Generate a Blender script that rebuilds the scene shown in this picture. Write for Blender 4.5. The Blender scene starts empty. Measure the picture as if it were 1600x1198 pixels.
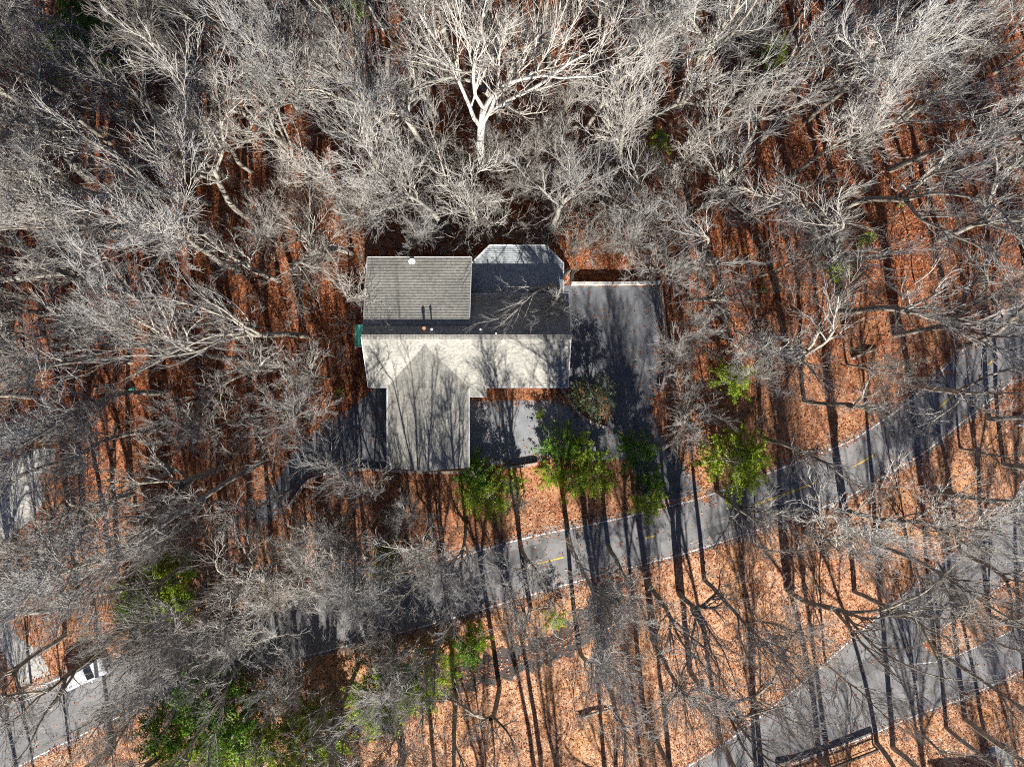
import bpy, bmesh, math, random
import numpy as np
from mathutils import Vector, Matrix

# ------------------------------------------------------------------ camera, sky, sun, exposure
SC = bpy.context.scene
COL = SC.collection
CAM_H = 76.0                    # the drone hangs 76 m over the road, looking straight down
FPX = 1064.0                    # focal length in pixels of the 1600 wide photograph
cam_d = bpy.data.cameras.new("camera"); cam = bpy.data.objects.new("camera", cam_d); COL.objects.link(cam)
cam.location = (0, 0, CAM_H); cam.rotation_euler = (0, 0, 0)
cam_d.sensor_width = 36.0; cam_d.lens = FPX / 1600.0 * 36.0
cam_d.clip_start = 0.5; cam_d.clip_end = 2000.0
SC.camera = cam; SC.cycles.pixel_filter_type = 'BLACKMAN_HARRIS'; SC.cycles.filter_width = 1.1; SC.cycles.use_denoising = False
SC.cycles.max_bounces = 6; SC.cycles.diffuse_bounces = 2; SC.cycles.glossy_bounces = 2
SUN_EL = math.radians(30.0); SUN_AZ = math.radians(7.0)       # sun stands in the south, a little east
w = bpy.data.worlds.new("World"); SC.world = w; w.use_nodes = True
wn = w.node_tree; wn.nodes.clear()
sky = wn.nodes.new("ShaderNodeTexSky"); sky.sky_type = 'NISHITA'; sky.sun_disc = False
sky.sun_elevation = SUN_EL; sky.sun_rotation = math.radians(180.0) - SUN_AZ
sky.air_density = 0.42; sky.dust_density = 0.0; sky.ozone_density = 10.0
bg = wn.nodes.new("ShaderNodeBackground"); bg.inputs[1].default_value = 0.05
wo = wn.nodes.new("ShaderNodeOutputWorld")
wn.links.new(sky.outputs[0], bg.inputs[0]); wn.links.new(bg.outputs[0], wo.inputs[0])
sun_d = bpy.data.lights.new("sun", 'SUN'); sun_d.energy = 5.0; sun_d.angle = math.radians(0.5); sun_d.color = (1.0, 0.965, 0.92)
sun = bpy.data.objects.new("sun", sun_d); COL.objects.link(sun)
sun.rotation_euler = (math.pi / 2 - SUN_EL, 0, SUN_AZ); sun.location = (10, -80, 60)
SC.view_settings.view_transform = 'Standard'; SC.view_settings.look = 'None'
SC.view_settings.exposure = 1.2; SC.view_settings.gamma = 1.0; SC.view_settings.use_curve_mapping = False

rng = np.random.default_rng(11)
random.seed(5)

# ------------------------------------------------------------------ helpers
def up_noise(x, y):
    return (np.sin(x*0.31+1.3)*np.cos(y*0.27+0.4) + 0.6*np.sin(x*0.73+y*0.41) + 0.35*np.sin(y*1.37-x*0.9+2.0))

FLAT_PTS = None                                            # points along roads and yards, filled below
def ground_z(x, y):
    """The hillside: level round the house and the roads, falling away to the north."""
    x = np.asarray(x, float); y = np.asarray(y, float)
    t = np.clip(y - 14.0, 0, None)
    z = -0.27*np.where(t < 6, t*t/12.0, t - 3.0)
    z = np.maximum(z, -0.27*50 - 0.04*np.clip(y-67, 0, None))
    if FLAT_PTS is not None:
        shp = x.shape; xf = x.ravel(); yf = y.ravel(); d = np.full(xf.shape, 99.0)
        for a in range(0, len(FLAT_PTS), 8):
            q = FLAT_PTS[a:a+8]
            d = np.minimum(d, np.min(np.hypot(xf[:, None]-q[None, :, 0], yf[:, None]-q[None, :, 1]) - q[None, :, 2], axis=1))
        m = np.clip(d.reshape(shp)/6.0, 0, 1); m = m*m*(3-2*m)
        z = z + 0.28*m*up_noise(x, y)
    return z

def gz(x, y): return float(ground_z(np.array([x]), np.array([y]))[0])
def at(px, py, z=0.0):                                     # photo pixel -> point on the level z
    k = (CAM_H - z)/FPX
    return ((px-800)*k, (599-py)*k)
def on_ground(px, py):
    z = 0.0
    for _ in range(12):
        x, y = at(px, py, z); z = gz(x, y)
    return x, y, z
def to_px(x, y, z):
    k = FPX/(CAM_H - z)
    return 800 + x*k, 599 - y*k
def inside(px, py, poly):
    n = len(poly); c = False; j = n-1
    for i in range(n):
        xi, yi = poly[i]; xj, yj = poly[j]
        if (yi > py) != (yj > py) and px < (xj-xi)*(py-yi)/(yj-yi)+xi: c = not c
        j = i
    return c

def resample(pts, n):
    p = np.array(pts, float); 
    # smooth with Catmull-Rom first
    out = []
    for i in range(len(p)-1):
        p0 = p[max(i-1, 0)]; p1 = p[i]; p2 = p[i+1]; p3 = p[min(i+2, len(p)-1)]
        for t in np.linspace(0, 1, 8, endpoint=False):
            out.append(0.5*((2*p1)+(-p0+p2)*t+(2*p0-5*p1+4*p2-p3)*t*t+(-p0+3*p1-3*p2+p3)*t**3))
    out.append(p[-1]); q = np.array(out)
    d = np.r_[0, np.cumsum(np.hypot(*np.diff(q[:, :2], axis=0).T))]
    s = np.linspace(0, d[-1], n)
    return np.stack([np.interp(s, d, q[:, k]) for k in range(q.shape[1])], axis=1)

def tag(o, label=None, cat=None, group=None, kind=None):
    if label: o['label'] = label
    if cat: o['category'] = cat
    if group: o['group'] = group
    if kind: o['kind'] = kind
    return o
def empty(name, loc, rz=0.0):
    o = bpy.data.objects.new(name, None); COL.objects.link(o)
    o.location = loc; o.rotation_euler = (0, 0, rz); o.empty_display_size = 0.3
    return o
def mesh_obj(name, verts, faces, mat, parent=None, smooth=False):
    me = bpy.data.meshes.new(name)
    if isinstance(verts, np.ndarray) and isinstance(faces, np.ndarray):
        nv, nf, k = len(verts), len(faces), faces.shape[1]
        me.vertices.add(nv); me.vertices.foreach_set("co", verts.astype(np.float32).ravel())
        me.loops.add(nf*k); me.loops.foreach_set("vertex_index", faces.astype(np.int32).ravel())
        me.polygons.add(nf); me.polygons.foreach_set("loop_start", np.arange(0, nf*k, k, dtype=np.int32))
        me.polygons.foreach_set("loop_total", np.full(nf, k, dtype=np.int32))
        me.update(calc_edges=True); me.validate()
    else:
        me.from_pydata([tuple(v) for v in verts], [], [tuple(f) for f in faces]); me.update()
    if smooth: me.polygons.foreach_set("use_smooth", np.ones(len(me.polygons), dtype=bool))
    if mat: me.materials.append(mat)
    o = bpy.data.objects.new(name, me); COL.objects.link(o)
    if parent is not None: o.parent = parent
    return o
class MB:
    """Collects boxes, tubes and polygons that become ONE mesh object."""
    def __init__(s): s.v = []; s.f = []
    def add(s, vs, fs):
        b = len(s.v); s.v += [tuple(map(float, v)) for v in vs]; s.f += [tuple(i+b for i in f) for f in fs]
    def box(s, c, d, rz=0.0, ry=0.0):
        x, y, z = d[0]/2, d[1]/2, d[2]/2
        M = Matrix.Translation(c) @ Matrix.Rotation(rz, 4, 'Z') @ Matrix.Rotation(ry, 4, 'Y')
        s.add([M @ Vector(p) for p in [(-x,-y,-z),(x,-y,-z),(x,y,-z),(-x,y,-z),(-x,-y,z),(x,-y,z),(x,y,z),(-x,y,z)]],
              [(0,3,2,1),(4,5,6,7),(0,1,5,4),(1,2,6,5),(2,3,7,6),(3,0,4,7)])
    def prism(s, poly, z0, z1):
        n = len(poly)
        s.add([(p[0], p[1], z0) for p in poly]+[(p[0], p[1], z1) for p in poly],
              [tuple(range(n-1, -1, -1)), tuple(range(n, 2*n))]+[(i, (i+1) % n, n+(i+1) % n, n+i) for i in range(n)])
    def tube(s, pts, r, n=8, cap=True):
        pts = [Vector(p) for p in pts]; rr = r if isinstance(r, (list, tuple)) else [r]*len(pts); b = []
        for i, p in enumerate(pts):
            t = (pts[min(i+1, len(pts)-1)]-pts[max(i-1, 0)]).normalized()
            a = t.cross(Vector((0.31, 0.87, 0.38))).normalized(); c = t.cross(a)
            b += [p+(a*math.cos(2*math.pi*k/n)+c*math.sin(2*math.pi*k/n))*rr[i] for k in range(n)]
        f = [(i*n+k, i*n+(k+1) % n, (i+1)*n+(k+1) % n, (i+1)*n+k) for i in range(len(pts)-1) for k in range(n)]
        if cap: f += [tuple(range(n-1, -1, -1)), tuple(range((len(pts)-1)*n, len(pts)*n))]
        s.add(b, f)
    def build(s, name, mat, parent=None, smooth=False, bevel=0.0):
        o = mesh_obj(name, s.v, s.f, mat, parent, smooth)
        if bevel:
            m = o.modifiers.new("edge", 'BEVEL'); m.width = bevel; m.segments = 2; m.limit_method = 'ANGLE'
        return o

# ------------------------------------------------------------------ materials
def new_mat(name, rough=0.85):
    m = bpy.data.materials.new(name); m.use_nodes = True
    nt = m.node_tree; b = nt.nodes["Principled BSDF"]; b.inputs["Roughness"].default_value = rough
    b.inputs["Specular IOR Level"].default_value = 0.25
    return m, nt, b
def N(nt, t, **kw):
    n = nt.nodes.new(t)
    for k, v in kw.items(): setattr(n, k, v)
    return n
def coords(nt, scale=(1, 1, 1), obj=True, rot=0.0):
    tc = N(nt, "ShaderNodeTexCoord") if obj else N(nt, "ShaderNodeNewGeometry")
    mp = N(nt, "ShaderNodeMapping"); mp.inputs["Scale"].default_value = scale; mp.inputs["Rotation"].default_value = (0, 0, rot)
    nt.links.new(tc.outputs["Object" if obj else "Position"], mp.inputs["Vector"]); return mp.outputs[0]
def noise(nt, vec, scale, detail=4.0, rough=0.55):
    n = N(nt, "ShaderNodeTexNoise"); n.inputs["Scale"].default_value = scale; n.inputs["Detail"].default_value = detail
    n.inputs["Roughness"].default_value = rough
    if vec is not None: nt.links.new(vec, n.inputs["Vector"])
    return n.outputs["Fac"]
def ramp(nt, fac, stops, interp='LINEAR'):
    r = N(nt, "ShaderNodeValToRGB"); e = r.color_ramp.elements; r.color_ramp.interpolation = interp
    while len(e) < len(stops): e.new(0.5)
    for k, (p, c) in enumerate(stops): e[k].position = p; e[k].color = (*c, 1)
    nt.links.new(fac, r.inputs[0]); return r.outputs[0]
def mix(nt, fac, a, b, mode='MIX'):
    m = N(nt, "ShaderNodeMix", data_type='RGBA', blend_type=mode)
    for s, v in ((m.inputs[0], fac), (m.inputs[6], a), (m.inputs[7], b)):
        if hasattr(v, 'links'): nt.links.new(v, s)
        else: s.default_value = v if isinstance(v, (int, float)) else (*v, 1)
    return m.outputs[2]
def bump(nt, b, h, strength=0.4, dist=0.03):
    n = N(nt, "ShaderNodeBump"); n.inputs["Strength"].default_value = strength; n.inputs["Distance"].default_value = dist
    nt.links.new(h, n.inputs["Height"]); nt.links.new(n.outputs[0], b.inputs["Normal"])
def simple(name, col, rough=0.7, var=0.25, scale=6.0, metal=0.0, spec=None):
    m, nt, b = new_mat(name, rough); f = noise(nt, coords(nt), scale, 5)
    lo = tuple(c*(1-var) for c in col); hi = tuple(min(1, c*(1+var)) for c in col)
    nt.links.new(ramp(nt, f, [(0.3, lo), (0.7, hi)]), b.inputs["Base Color"]); b.inputs["Metallic"].default_value = metal
    if spec is not None: b.inputs["Specular IOR Level"].default_value = spec
    return m

def bark_mat(name, lo, mid, hi):
    m, nt, b = new_mat(name, 0.9)
    v = coords(nt, (1, 1, 0.25)); f = noise(nt, v, 5.0, 6, 0.7)
    oi = N(nt, "ShaderNodeObjectInfo")
    c = ramp(nt, f, [(0.28, lo), (0.5, mid), (0.66, hi)])
    tint = ramp(nt, oi.outputs["Random"], [(0.0, (0.5, 0.46, 0.42)), (0.25, (1.0, 0.97, 0.92)), (0.5, (0.66, 0.66, 0.66)), (0.75, (0.85, 0.8, 0.73)), (1.0, (1.3, 1.28, 1.22))])
    nt.links.new(mix(nt, 1.0, c, tint, 'MULTIPLY'), b.inputs["Base Color"])
    bump(nt, b, noise(nt, v, 22, 4), 0.5, 0.03); return m
M_BARK = bark_mat("bark", (0.14, 0.12, 0.095), (0.34, 0.31, 0.26), (0.56, 0.53, 0.46))
M_PALE = bark_mat("pale_bark", (0.3, 0.28, 0.25), (0.58, 0.56, 0.52), (0.72, 0.7, 0.67))
M_TWIG = bark_mat("twig_bark", (0.29, 0.275, 0.25), (0.42, 0.405, 0.38), (0.56, 0.545, 0.515))

def litter_mat():
    m, nt, b = new_mat("leaf_litter", 0.9)
    g = coords(nt, obj=False)
    vo = N(nt, "ShaderNodeTexVoronoi"); vo.inputs["Scale"].default_value = 6.5; vo.inputs["Randomness"].default_value = 1
    wv = N(nt, "ShaderNodeVectorMath", operation='ADD'); nt.links.new(g, wv.inputs[0])
    nn = N(nt, "ShaderNodeTexNoise"); nn.inputs["Scale"].default_value = 3; nt.links.new(g, nn.inputs["Vector"])
    nt.links.new(nn.outputs["Color"], wv.inputs[1]); nt.links.new(wv.outputs[0], vo.inputs["Vector"])
    sep = N(nt, "ShaderNodeSeparateColor"); nt.links.new(vo.outputs["Color"], sep.inputs[0])
    red = ramp(nt, sep.outputs[0], [(0.0, (0.03, 0.014, 0.010)), (0.22, (0.17, 0.045, 0.02)), (0.5, (0.35, 0.095, 0.033)), (0.78, (0.47, 0.17, 0.06)), (1.0, (0.6, 0.34, 0.2))])
    pale = ramp(nt, sep.outputs[1], [(0.0, (0.15, 0.055, 0.025)), (0.2, (0.45, 0.17, 0.07)), (0.5, (0.66, 0.35, 0.19)), (0.8, (0.74, 0.48, 0.31)), (1.0, (0.8, 0.62, 0.45))])
    yel = ramp(nt, sep.outputs[2], [(0.0, (0.2, 0.07, 0.02)), (0.3, (0.55, 0.22, 0.05)), (0.7, (0.7, 0.36, 0.1)), (1.0, (0.78, 0.52, 0.22))])
    # the paler beech leaves lie in the south-east of the place, the red ones under the oaks
    sx = N(nt, "ShaderNodeSeparateXYZ"); nt.links.new(g, sx.inputs[0])
    ma = N(nt, "ShaderNodeMath", operation='MULTIPLY_ADD'); nt.links.new(sx.outputs[1], ma.inputs[0]); ma.inputs[1].default_value = -0.030; ma.inputs[2].default_value = 0.10
    mb = N(nt, "ShaderNodeMath", operation='MULTIPLY_ADD'); nt.links.new(sx.outputs[0], mb.inputs[0]); mb.inputs[1].default_value = 0.007; nt.links.new(ma.outputs[0], mb.inputs[2])
    big = noise(nt, g, 0.11, 4, 0.6)
    mc = N(nt, "ShaderNodeMath", operation='MULTIPLY_ADD'); nt.links.new(big, mc.inputs[0]); mc.inputs[1].default_value = 1.6; mc.inputs[2].default_value = -0.8
    md = N(nt, "ShaderNodeMath", operation='ADD', use_clamp=True); nt.links.new(mc.outputs[0], md.inputs[0]); nt.links.new(mb.outputs[0], md.inputs[1])
    c = mix(nt, md.outputs[0], red, pale)
    yb = ramp(nt, noise(nt, g, 0.22, 9, 0.72), [(0.5, (0, 0, 0)), (0.72, (0.8, 0.8, 0.8))])
    c = mix(nt, mix(nt, 1.0, yb, md.outputs[0], 'MULTIPLY'), c, yel)
    dirt = ramp(nt, noise(nt, g, 0.9, 6, 0.7), [(0.36, (0.45, 0.4, 0.36)), (0.5, (1, 1, 1))])
    c = mix(nt, 1.0, c, dirt, 'MULTIPLY')
    c = mix(nt, 1.0, c, ramp(nt, noise(nt, g, 14, 3), [(0.3, (0.7, 0.68, 0.66)), (0.6, (1.08, 1.06, 1.04))]), 'MULTIPLY')
    nt.links.new(c, b.inputs["Base Color"]); bump(nt, b, vo.outputs["Distance"], 0.9, 0.06)
    return m
M_LITTER = litter_mat()
def leaf_mat(name, stops, trans=0.25):
    m, nt, b = new_mat(name, 0.6)
    ge = N(nt, "ShaderNodeNewGeometry"); c = ramp(nt, ge.outputs["Random Per Island"], stops)
    nt.links.new(c, b.inputs["Base Color"])
    if trans:
        t = N(nt, "ShaderNodeBsdfTranslucent"); nt.links.new(c, t.inputs[0])
        ms = N(nt, "ShaderNodeMixShader"); ms.inputs[0].default_value = trans
        out = nt.nodes["Material Output"]
        nt.links.new(b.outputs[0], ms.inputs[1]); nt.links.new(t.outputs[0], ms.inputs[2]); nt.links.new(ms.outputs[0], out.inputs[0])
    return m
M_FALLEN = leaf_mat("fallen_leaf", [(0, (0.11, 0.035, 0.02)), (0.3, (0.32, 0.09, 0.035)), (0.6, (0.48, 0.18, 0.07)), (0.85, (0.62, 0.34, 0.17)), (1, (0.7, 0.5, 0.34))], 0.15)
M_GREEN = leaf_mat("evergreen_leaf", [(0, (0.1, 0.17, 0.012)), (0.35, (0.32, 0.46, 0.02)), (0.75, (0.5, 0.64, 0.05)), (1, (0.66, 0.7, 0.16))], 0.45)
M_DARKGREEN = leaf_mat("dark_evergreen_leaf", [(0, (0.035, 0.09, 0.015)), (0.5, (0.11, 0.24, 0.02)), (1, (0.28, 0.45, 0.04))], 0.35)
M_OLIVE = leaf_mat("olive_leaf", [(0, (0.07, 0.09, 0.04)), (0.5, (0.17, 0.2, 0.08)), (0.8, (0.26, 0.27, 0.13)), (0.93, (0.1, 0.25, 0.22)), (1, (0.2, 0.36, 0.3))])
M_YELLOW = leaf_mat("yellow_green_leaf", [(0, (0.25, 0.28, 0.02)), (1, (0.6, 0.6, 0.05))])

def asphalt(name, base, var=0.2):
    m, nt, b = new_mat(name, 0.9); g = coords(nt, obj=False)
    c = ramp(nt, noise(nt, g, 0.45, 6, 0.7), [(0.32, tuple(x*(1-var*1.3) for x in base)), (0.68, tuple(x*(1+var*1.2) for x in base))])
    c = mix(nt, 1.0, c, ramp(nt, noise(nt, g, 9, 6, 0.8), [(0.3, (0.72, 0.72, 0.72)), (0.7, (1.22, 1.22, 1.22))]), 'MULTIPLY')
    st = ramp(nt, noise(nt, g, 1.3, 7, 0.75), [(0.58, (1, 1, 1)), (0.7, (0.62, 0.55, 0.48))])
    c = mix(nt, 1.0, c, st, 'MULTIPLY')
    # fine tar-sealed cracks
    v = N(nt, "ShaderNodeTexVoronoi", feature='DISTANCE_TO_EDGE'); v.inputs["Scale"].default_value = 0.22; nt.links.new(g, v.inputs["Vector"])
    c = mix(nt, 1.0, c, ramp(nt, v.outputs["Distance"], [(0.0, (0.8, 0.8, 0.8)), (0.008, (1, 1, 1))]), 'MULTIPLY')
    nt.links.new(c, b.inputs["Base Color"]); bump(nt, b, noise(nt, g, 40, 3), 0.3, 0.01); return m
M_ROAD = asphalt("road_asphalt", (0.23, 0.225, 0.22)); M_OLDROAD = asphalt("old_asphalt", (0.085, 0.078, 0.072), 0.3)
M_PATCH = asphalt("patched_asphalt", (0.15, 0.148, 0.145), 0.15); M_YARD = asphalt("yard_asphalt", (0.16, 0.165, 0.175)); M_CONC = asphalt("concrete", (0.5, 0.48, 0.43), 0.12)
M_PAD = asphalt("pad_concrete", (0.26, 0.265, 0.27), 0.15)
M_LINE = simple("white_road_paint", (0.72, 0.7, 0.66), 0.8, 0.15, 3); M_YLINE = simple("yellow_road_paint", (0.75, 0.5, 0.08), 0.8, 0.2, 5)
M_VERGE = asphalt("sandy_verge", (0.36, 0.27, 0.2), 0.25)
M_STONE = simple("wall_stone", (0.46, 0.37, 0.31), 0.9, 0.35, 3)
M_WHITEWALL = simple("rendered_wall", (0.56, 0.53, 0.48), 0.85, 0.2, 2)
M_TRIM = simple("white_trim", (0.66, 0.66, 0.64), 0.6, 0.08, 4)
M_SIDING = simple("house_siding", (0.32, 0.3, 0.27), 0.8, 0.12, 3)
M_GLASS = simple("window_glass", (0.03, 0.04, 0.05), 0.08, 0.2, 2, spec=0.8)
M_TEAL = simple("teal_paint", (0.1, 0.52, 0.38), 0.55, 0.18, 3)
M_METAL = simple("grey_metal", (0.4, 0.4, 0.4), 0.45, 0.1, 6, metal=0.6)
M_RUST = simple("rusty_vent", (0.45, 0.25, 0.15), 0.7, 0.3, 12)
M_WOOD = simple("weathered_timber", (0.13, 0.1, 0.08), 0.9, 0.3, 5)
M_RUBBER = simple("tyre_rubber", (0.02, 0.02, 0.02), 0.8); M_LAMP = simple("lamp_glass", (0.6, 0.6, 0.62), 0.15)
M_RED = simple("tail_lamp", (0.4, 0.03, 0.02), 0.2); M_CARPAINT = simple("white_car_paint", (0.8, 0.81, 0.83), 0.22, 0.03, 1, spec=0.6)
M_STEELBLUE = simple("blue_cover", (0.1, 0.3, 0.62), 0.5, 0.1, 2)
def shingle(name, a, b_, c_):
    m, nt, b = new_mat(name, 0.95)
    g = coords(nt, obj=False)
    v = N(nt, "ShaderNodeTexVoronoi"); v.inputs["Scale"].default_value = 5.0; nt.links.new(g, v.inputs["Vector"])
    s = N(nt, "ShaderNodeSeparateColor"); nt.links.new(v.outputs["Color"], s.inputs[0])
    c = ramp(nt, s.outputs[0], [(0.0, a), (0.5, b_), (1.0, c_)])
    c = mix(nt, 1.0, c, ramp(nt, noise(nt, g, 0.35, 3, 0.5), [(0.3, (0.78, 0.78, 0.77)), (0.7, (1.08, 1.06, 1.03))]), 'MULTIPLY')
    c = mix(nt, 1.0, c, ramp(nt, noise(nt, g, 25, 3, 0.6), [(0.3, (0.8, 0.8, 0.8)), (0.7, (1.15, 1.15, 1.15))]), 'MULTIPLY')
    nt.links.new(c, b.inputs["Base Color"]); bump(nt, b, noise(nt, g, 60, 2), 0.4, 0.01); return m
M_SHINGLE = shingle("roof_shingle", (0.255, 0.245, 0.215), (0.325, 0.315, 0.28), (0.4, 0.39, 0.345))
M_BAYROOF = shingle("blue_grey_shingle", (0.27, 0.3, 0.31), (0.36, 0.39, 0.4), (0.44, 0.47, 0.48))
M_DARKSHINGLE = shingle("brown_shingle", (0.1, 0.08, 0.07), (0.15, 0.12, 0.1), (0.2, 0.165, 0.14))

# ------------------------------------------------------------------ ground
ROAD_U = [(-90,1135),(0,1095),(69,1065),(209,1012),(300,985),(425,946),(530,917),(600,899),(712,867),(827,835),(962,807),(1090,775),(1195,737),(1316,690),(1364,663),(1428,616),(1495,552),(1546,505),(1600,456),(1680,385)]
ROAD_L = [(-40,1240),(40,1195),(110,1160),(230,1104),(330,1072),(456,1034),(540,1013),(650,985),(763,953),(891,915),(986,890),(1070,868),(1180,833),(1269,802),(1323,781),(1381,748),(1445,710),(1499,667),(1539,636),(1600,584),(1710,500)]
LOW_U = [(960,1265),(1097,1179),(1158,1138),(1269,1050),(1310,1013),(1340,986),(1431,909),(1475,872),(1540,815),(1600,760),(1700,670)]
LOW_L = [(1100,1262),(1249,1192),(1350,1155),(1418,1125),(1475,1104),(1532,1081),(1600,1050),(1700,1005)]
ISLAND = [(1443,1007),(1492,969),(1545,930),(1600,892),(1700,815),(1700,935),(1600,975),(1556,996),(1516,1013),(1482,1027),(1455,1022)]
OLD = [(975,880),(955,915),(935,955),(893,995),(835,1023),(775,1042),(700,1070),(610,1112),(560,1150)]
COURT = [(878,447),(1030,447),(1034,520),(1036,560),(1030,600),(1018,640),(1040,690),(1085,745),(1110,785),(1010,800),(1000,760),(985,715),(965,690),(945,665),(925,655),(905,640),(885,610),(878,520)]
PAD = [(733,625),(878,625),(905,645),(925,660),(948,668),(985,715),(930,722),(880,716),(838,720),(790,728),(733,722)]
LDRIVE = [(585,606),(606,606),(606,735),(560,730),(510,735),(480,748),(455,785),(432,812),(405,826),(398,800),(425,762),(462,700),(500,665),(545,640)]
NDRIVE = [(-60,800),(-20,770),(10,745),(30,712),(52,700),(90,701),(85,722),(60,745),(72,780),(55,806),(22,835),(-5,870),(-12,930),(8,960),(30,995),(62,1018),(78,1052),(30,1075),(10,1030),(-20,985),(-60,930)]

fp = []
for U, L in ((ROAD_U, ROAD_L), (LOW_U, LOW_L)):
    a, b = resample(U, 70), resample(L, 70)
    for p, q in zip(a, b):
        m = (p+q)/2; r = np.hypot(*(p-q))/2/14.0; fp.append((*at(*m), r*1.0+1.2))
for p in resample(OLD, 20): fp.append((*at(*p), 2.6))
def poly_mask(x, y, poly):
    c = np.zeros(x.shape, bool); j = len(poly)-1
    for i in range(len(poly)):
        xi, yi = poly[i]; xj, yj = poly[j]
        if yi != yj: c ^= ((yi > y) != (yj > y)) & (x < (xj-xi)*(y-yi)/(yj-yi)+xi)
        j = i
    return c
for poly in (COURT, PAD, LDRIVE, NDRIVE, ISLAND):
    q = np.array(poly); gx, gy = np.meshgrid(np.arange(q[:, 0].min(), q[:, 0].max(), 18), np.arange(q[:, 1].min(), q[:, 1].max(), 18))
    mk = poly_mask(gx.ravel(), gy.ravel(), poly)
    for p in np.stack([gx.ravel()[mk], gy.ravel()[mk]], 1): fp.append((*at(*p), 1.8))
    for p in resample(poly+[poly[0]], 40): fp.append((*at(*p), 1.3))
for x in (-14, -10, -6, -2, 2, 6):
    for y in (-6, -1, 4, 9): fp.append((x, y, 4.5))
FLAT_PTS = np.array(fp)

xs = np.r_[-260, -180, -130, -100, -85, np.arange(-75, 75.1, 1.0), 85, 100, 130, 180, 260]
ys = np.r_[-260, -180, -130, -110, np.arange(-95, 75.1, 1.0), 85, 100, 130, 180, 260]
X, Y = np.meshgrid(xs, ys); Z = ground_z(X, Y)
nx, ny = len(xs), len(ys)
idx = np.arange(nx*ny).reshape(ny, nx)
tag(mesh_obj("ground", np.stack([X, Y, Z], -1).reshape(-1, 3),
    np.stack([idx[:-1, :-1], idx[:-1, 1:], idx[1:, 1:], idx[1:, :-1]], -1).reshape(-1, 4), M_LITTER, smooth=True), kind='structure')

def strip(name, U, L, z, mat, n=120, parent=None):
    a, b = resample(U, n), resample(L, n); v = []
    for p, q in zip(a, b): v += [(*at(*p), z), (*at(*q), z)]
    f = [(2*i, 2*i+1, 2*i+3, 2*i+2) for i in range(n-1)]
    return mesh_obj(name, v, f, mat, parent)
def path_strip(name, pts, wdt, z, mat, n=80, wob=0.0, parent=None, loop=False):
    p = resample([at(*q) for q in pts], n); t = np.gradient(p, axis=0); t /= np.linalg.norm(t, axis=1)[:, None]
    nrm = np.stack([-t[:, 1], t[:, 0]], 1); hw = wdt/2*(1+wob*rng.uniform(-1, 1, (n, 1))); hv = wdt/2*(1+wob*rng.uniform(-1, 1, (n, 1)))
    a = p+nrm*hw; b = p-nrm*hv; v = []
    for i in range(n): v += [(*a[i], z), (*b[i], z)]
    return mesh_obj(name, v, [(2*i, 2*i+1, 2*i+3, 2*i+2) for i in range(n-1)], mat, parent)
def ragged(poly, step=0.35, amp=0.12):
    p = [np.array(at(*q)) for q in poly]; out = []
    for i in range(len(p)):
        a, b = p[i], p[(i+1) % len(p)]; d = b-a; L = np.hypot(*d); n = max(1, int(L/step)); nn = np.array([-d[1], d[0]])/max(L, 1e-6)
        for k in range(n): out.append(a+d*k/n+nn*random.uniform(-amp, amp))
    return out
def patch(name, poly, z, mat, amp=0.12):
    pts = ragged(poly, amp=amp); bm = bmesh.new()
    f = bm.faces.new([bm.verts.new((p[0], p[1], z)) for p in pts]); bmesh.ops.triangulate(bm, faces=[f])
    bmesh.ops.recalc_face_normals(bm, faces=bm.faces)
    if bm.faces and sum(f.normal.z for f in bm.faces) < 0: bmesh.ops.reverse_faces(bm, faces=bm.faces)
    me = bpy.data.meshes.new(name); bm.to_mesh(me); bm.free(); me.materials.append(mat)
    o = bpy.data.objects.new(name, me); COL.objects.link(o); return tag(o, kind='structure')

tag(path_strip("track", OLD, 3.2, 0.008, M_OLDROAD, 90, 0.3), kind='structure')
tag(strip("road", ROAD_U, ROAD_L, 0.020, M_ROAD), kind='structure')
tag(strip("road", LOW_U, LOW_L, 0.020, M_ROAD), kind='structure')
patch("yard", COURT, 0.012, M_YARD); patch("parking_pad", PAD, 0.016, M_PAD); patch("driveway", LDRIVE, 0.012, M_YARD)
patch("driveway", NDRIVE, 0.012, M_CONC)
patch("driveway", [(1544,1168),(1562,1160),(1580,1172),(1588,1215),(1592,1260),(1535,1260),(1538,1200)], 0.010, M_CONC)
def off(pts, dy): return [(x, y+dy) for x, y in pts]
tag(path_strip("verge", off(ROAD_U, -2), 0.55, 0.016, M_VERGE, 160, 0.5), kind='structure')
tag(path_strip("verge", off(ROAD_L, 2), 0.5, 0.016, M_VERGE, 160, 0.5), kind='structure')
tag(path_strip("verge", off(LOW_L, 2), 0.5, 0.016, M_VERGE, 120, 0.5), kind='structure')
isl = patch("traffic_island", ISLAND, 0.028, M_LITTER, 0.05)
for q, nm in ((off(ROAD_U, 4), 160), (off(ROAD_L, -4), 160), (off(LOW_U, 4), 120), (off(LOW_L, -3), 120)):
    tag(path_strip("edge_line", q, 0.14, 0.026, M_LINE, nm, 0.25), kind='structure')
tag(path_strip("edge_line", [(1700,813),(1600,890),(1545,928),(1492,967),(1441,1006)], 0.13, 0.033, M_LINE, 50, 0.25), kind='structure')
tag(path_strip("edge_line", [(1425,1037),(1455,1034),(1482,1029),(1516,1014),(1556,997),(1600,976),(1700,936)], 0.13, 0.034, M_LINE, 50, 0.25), kind='structure')
mid = (resample(ROAD_U, 400)+resample(ROAD_L, 400))/2
for a, b in ((355,372),(560,578),(692,706),(837,884),(1004,1026),(1165,1278),(1328,1366),(1464,1497),(1540,1556)):
    seg = [tuple(p) for p in mid if a <= p[0] <= b]
    if len(seg) >= 2: tag(path_strip("centre_line", seg, 0.15, 0.026, M_YLINE, 16, 0.2), kind='structure')

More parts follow.
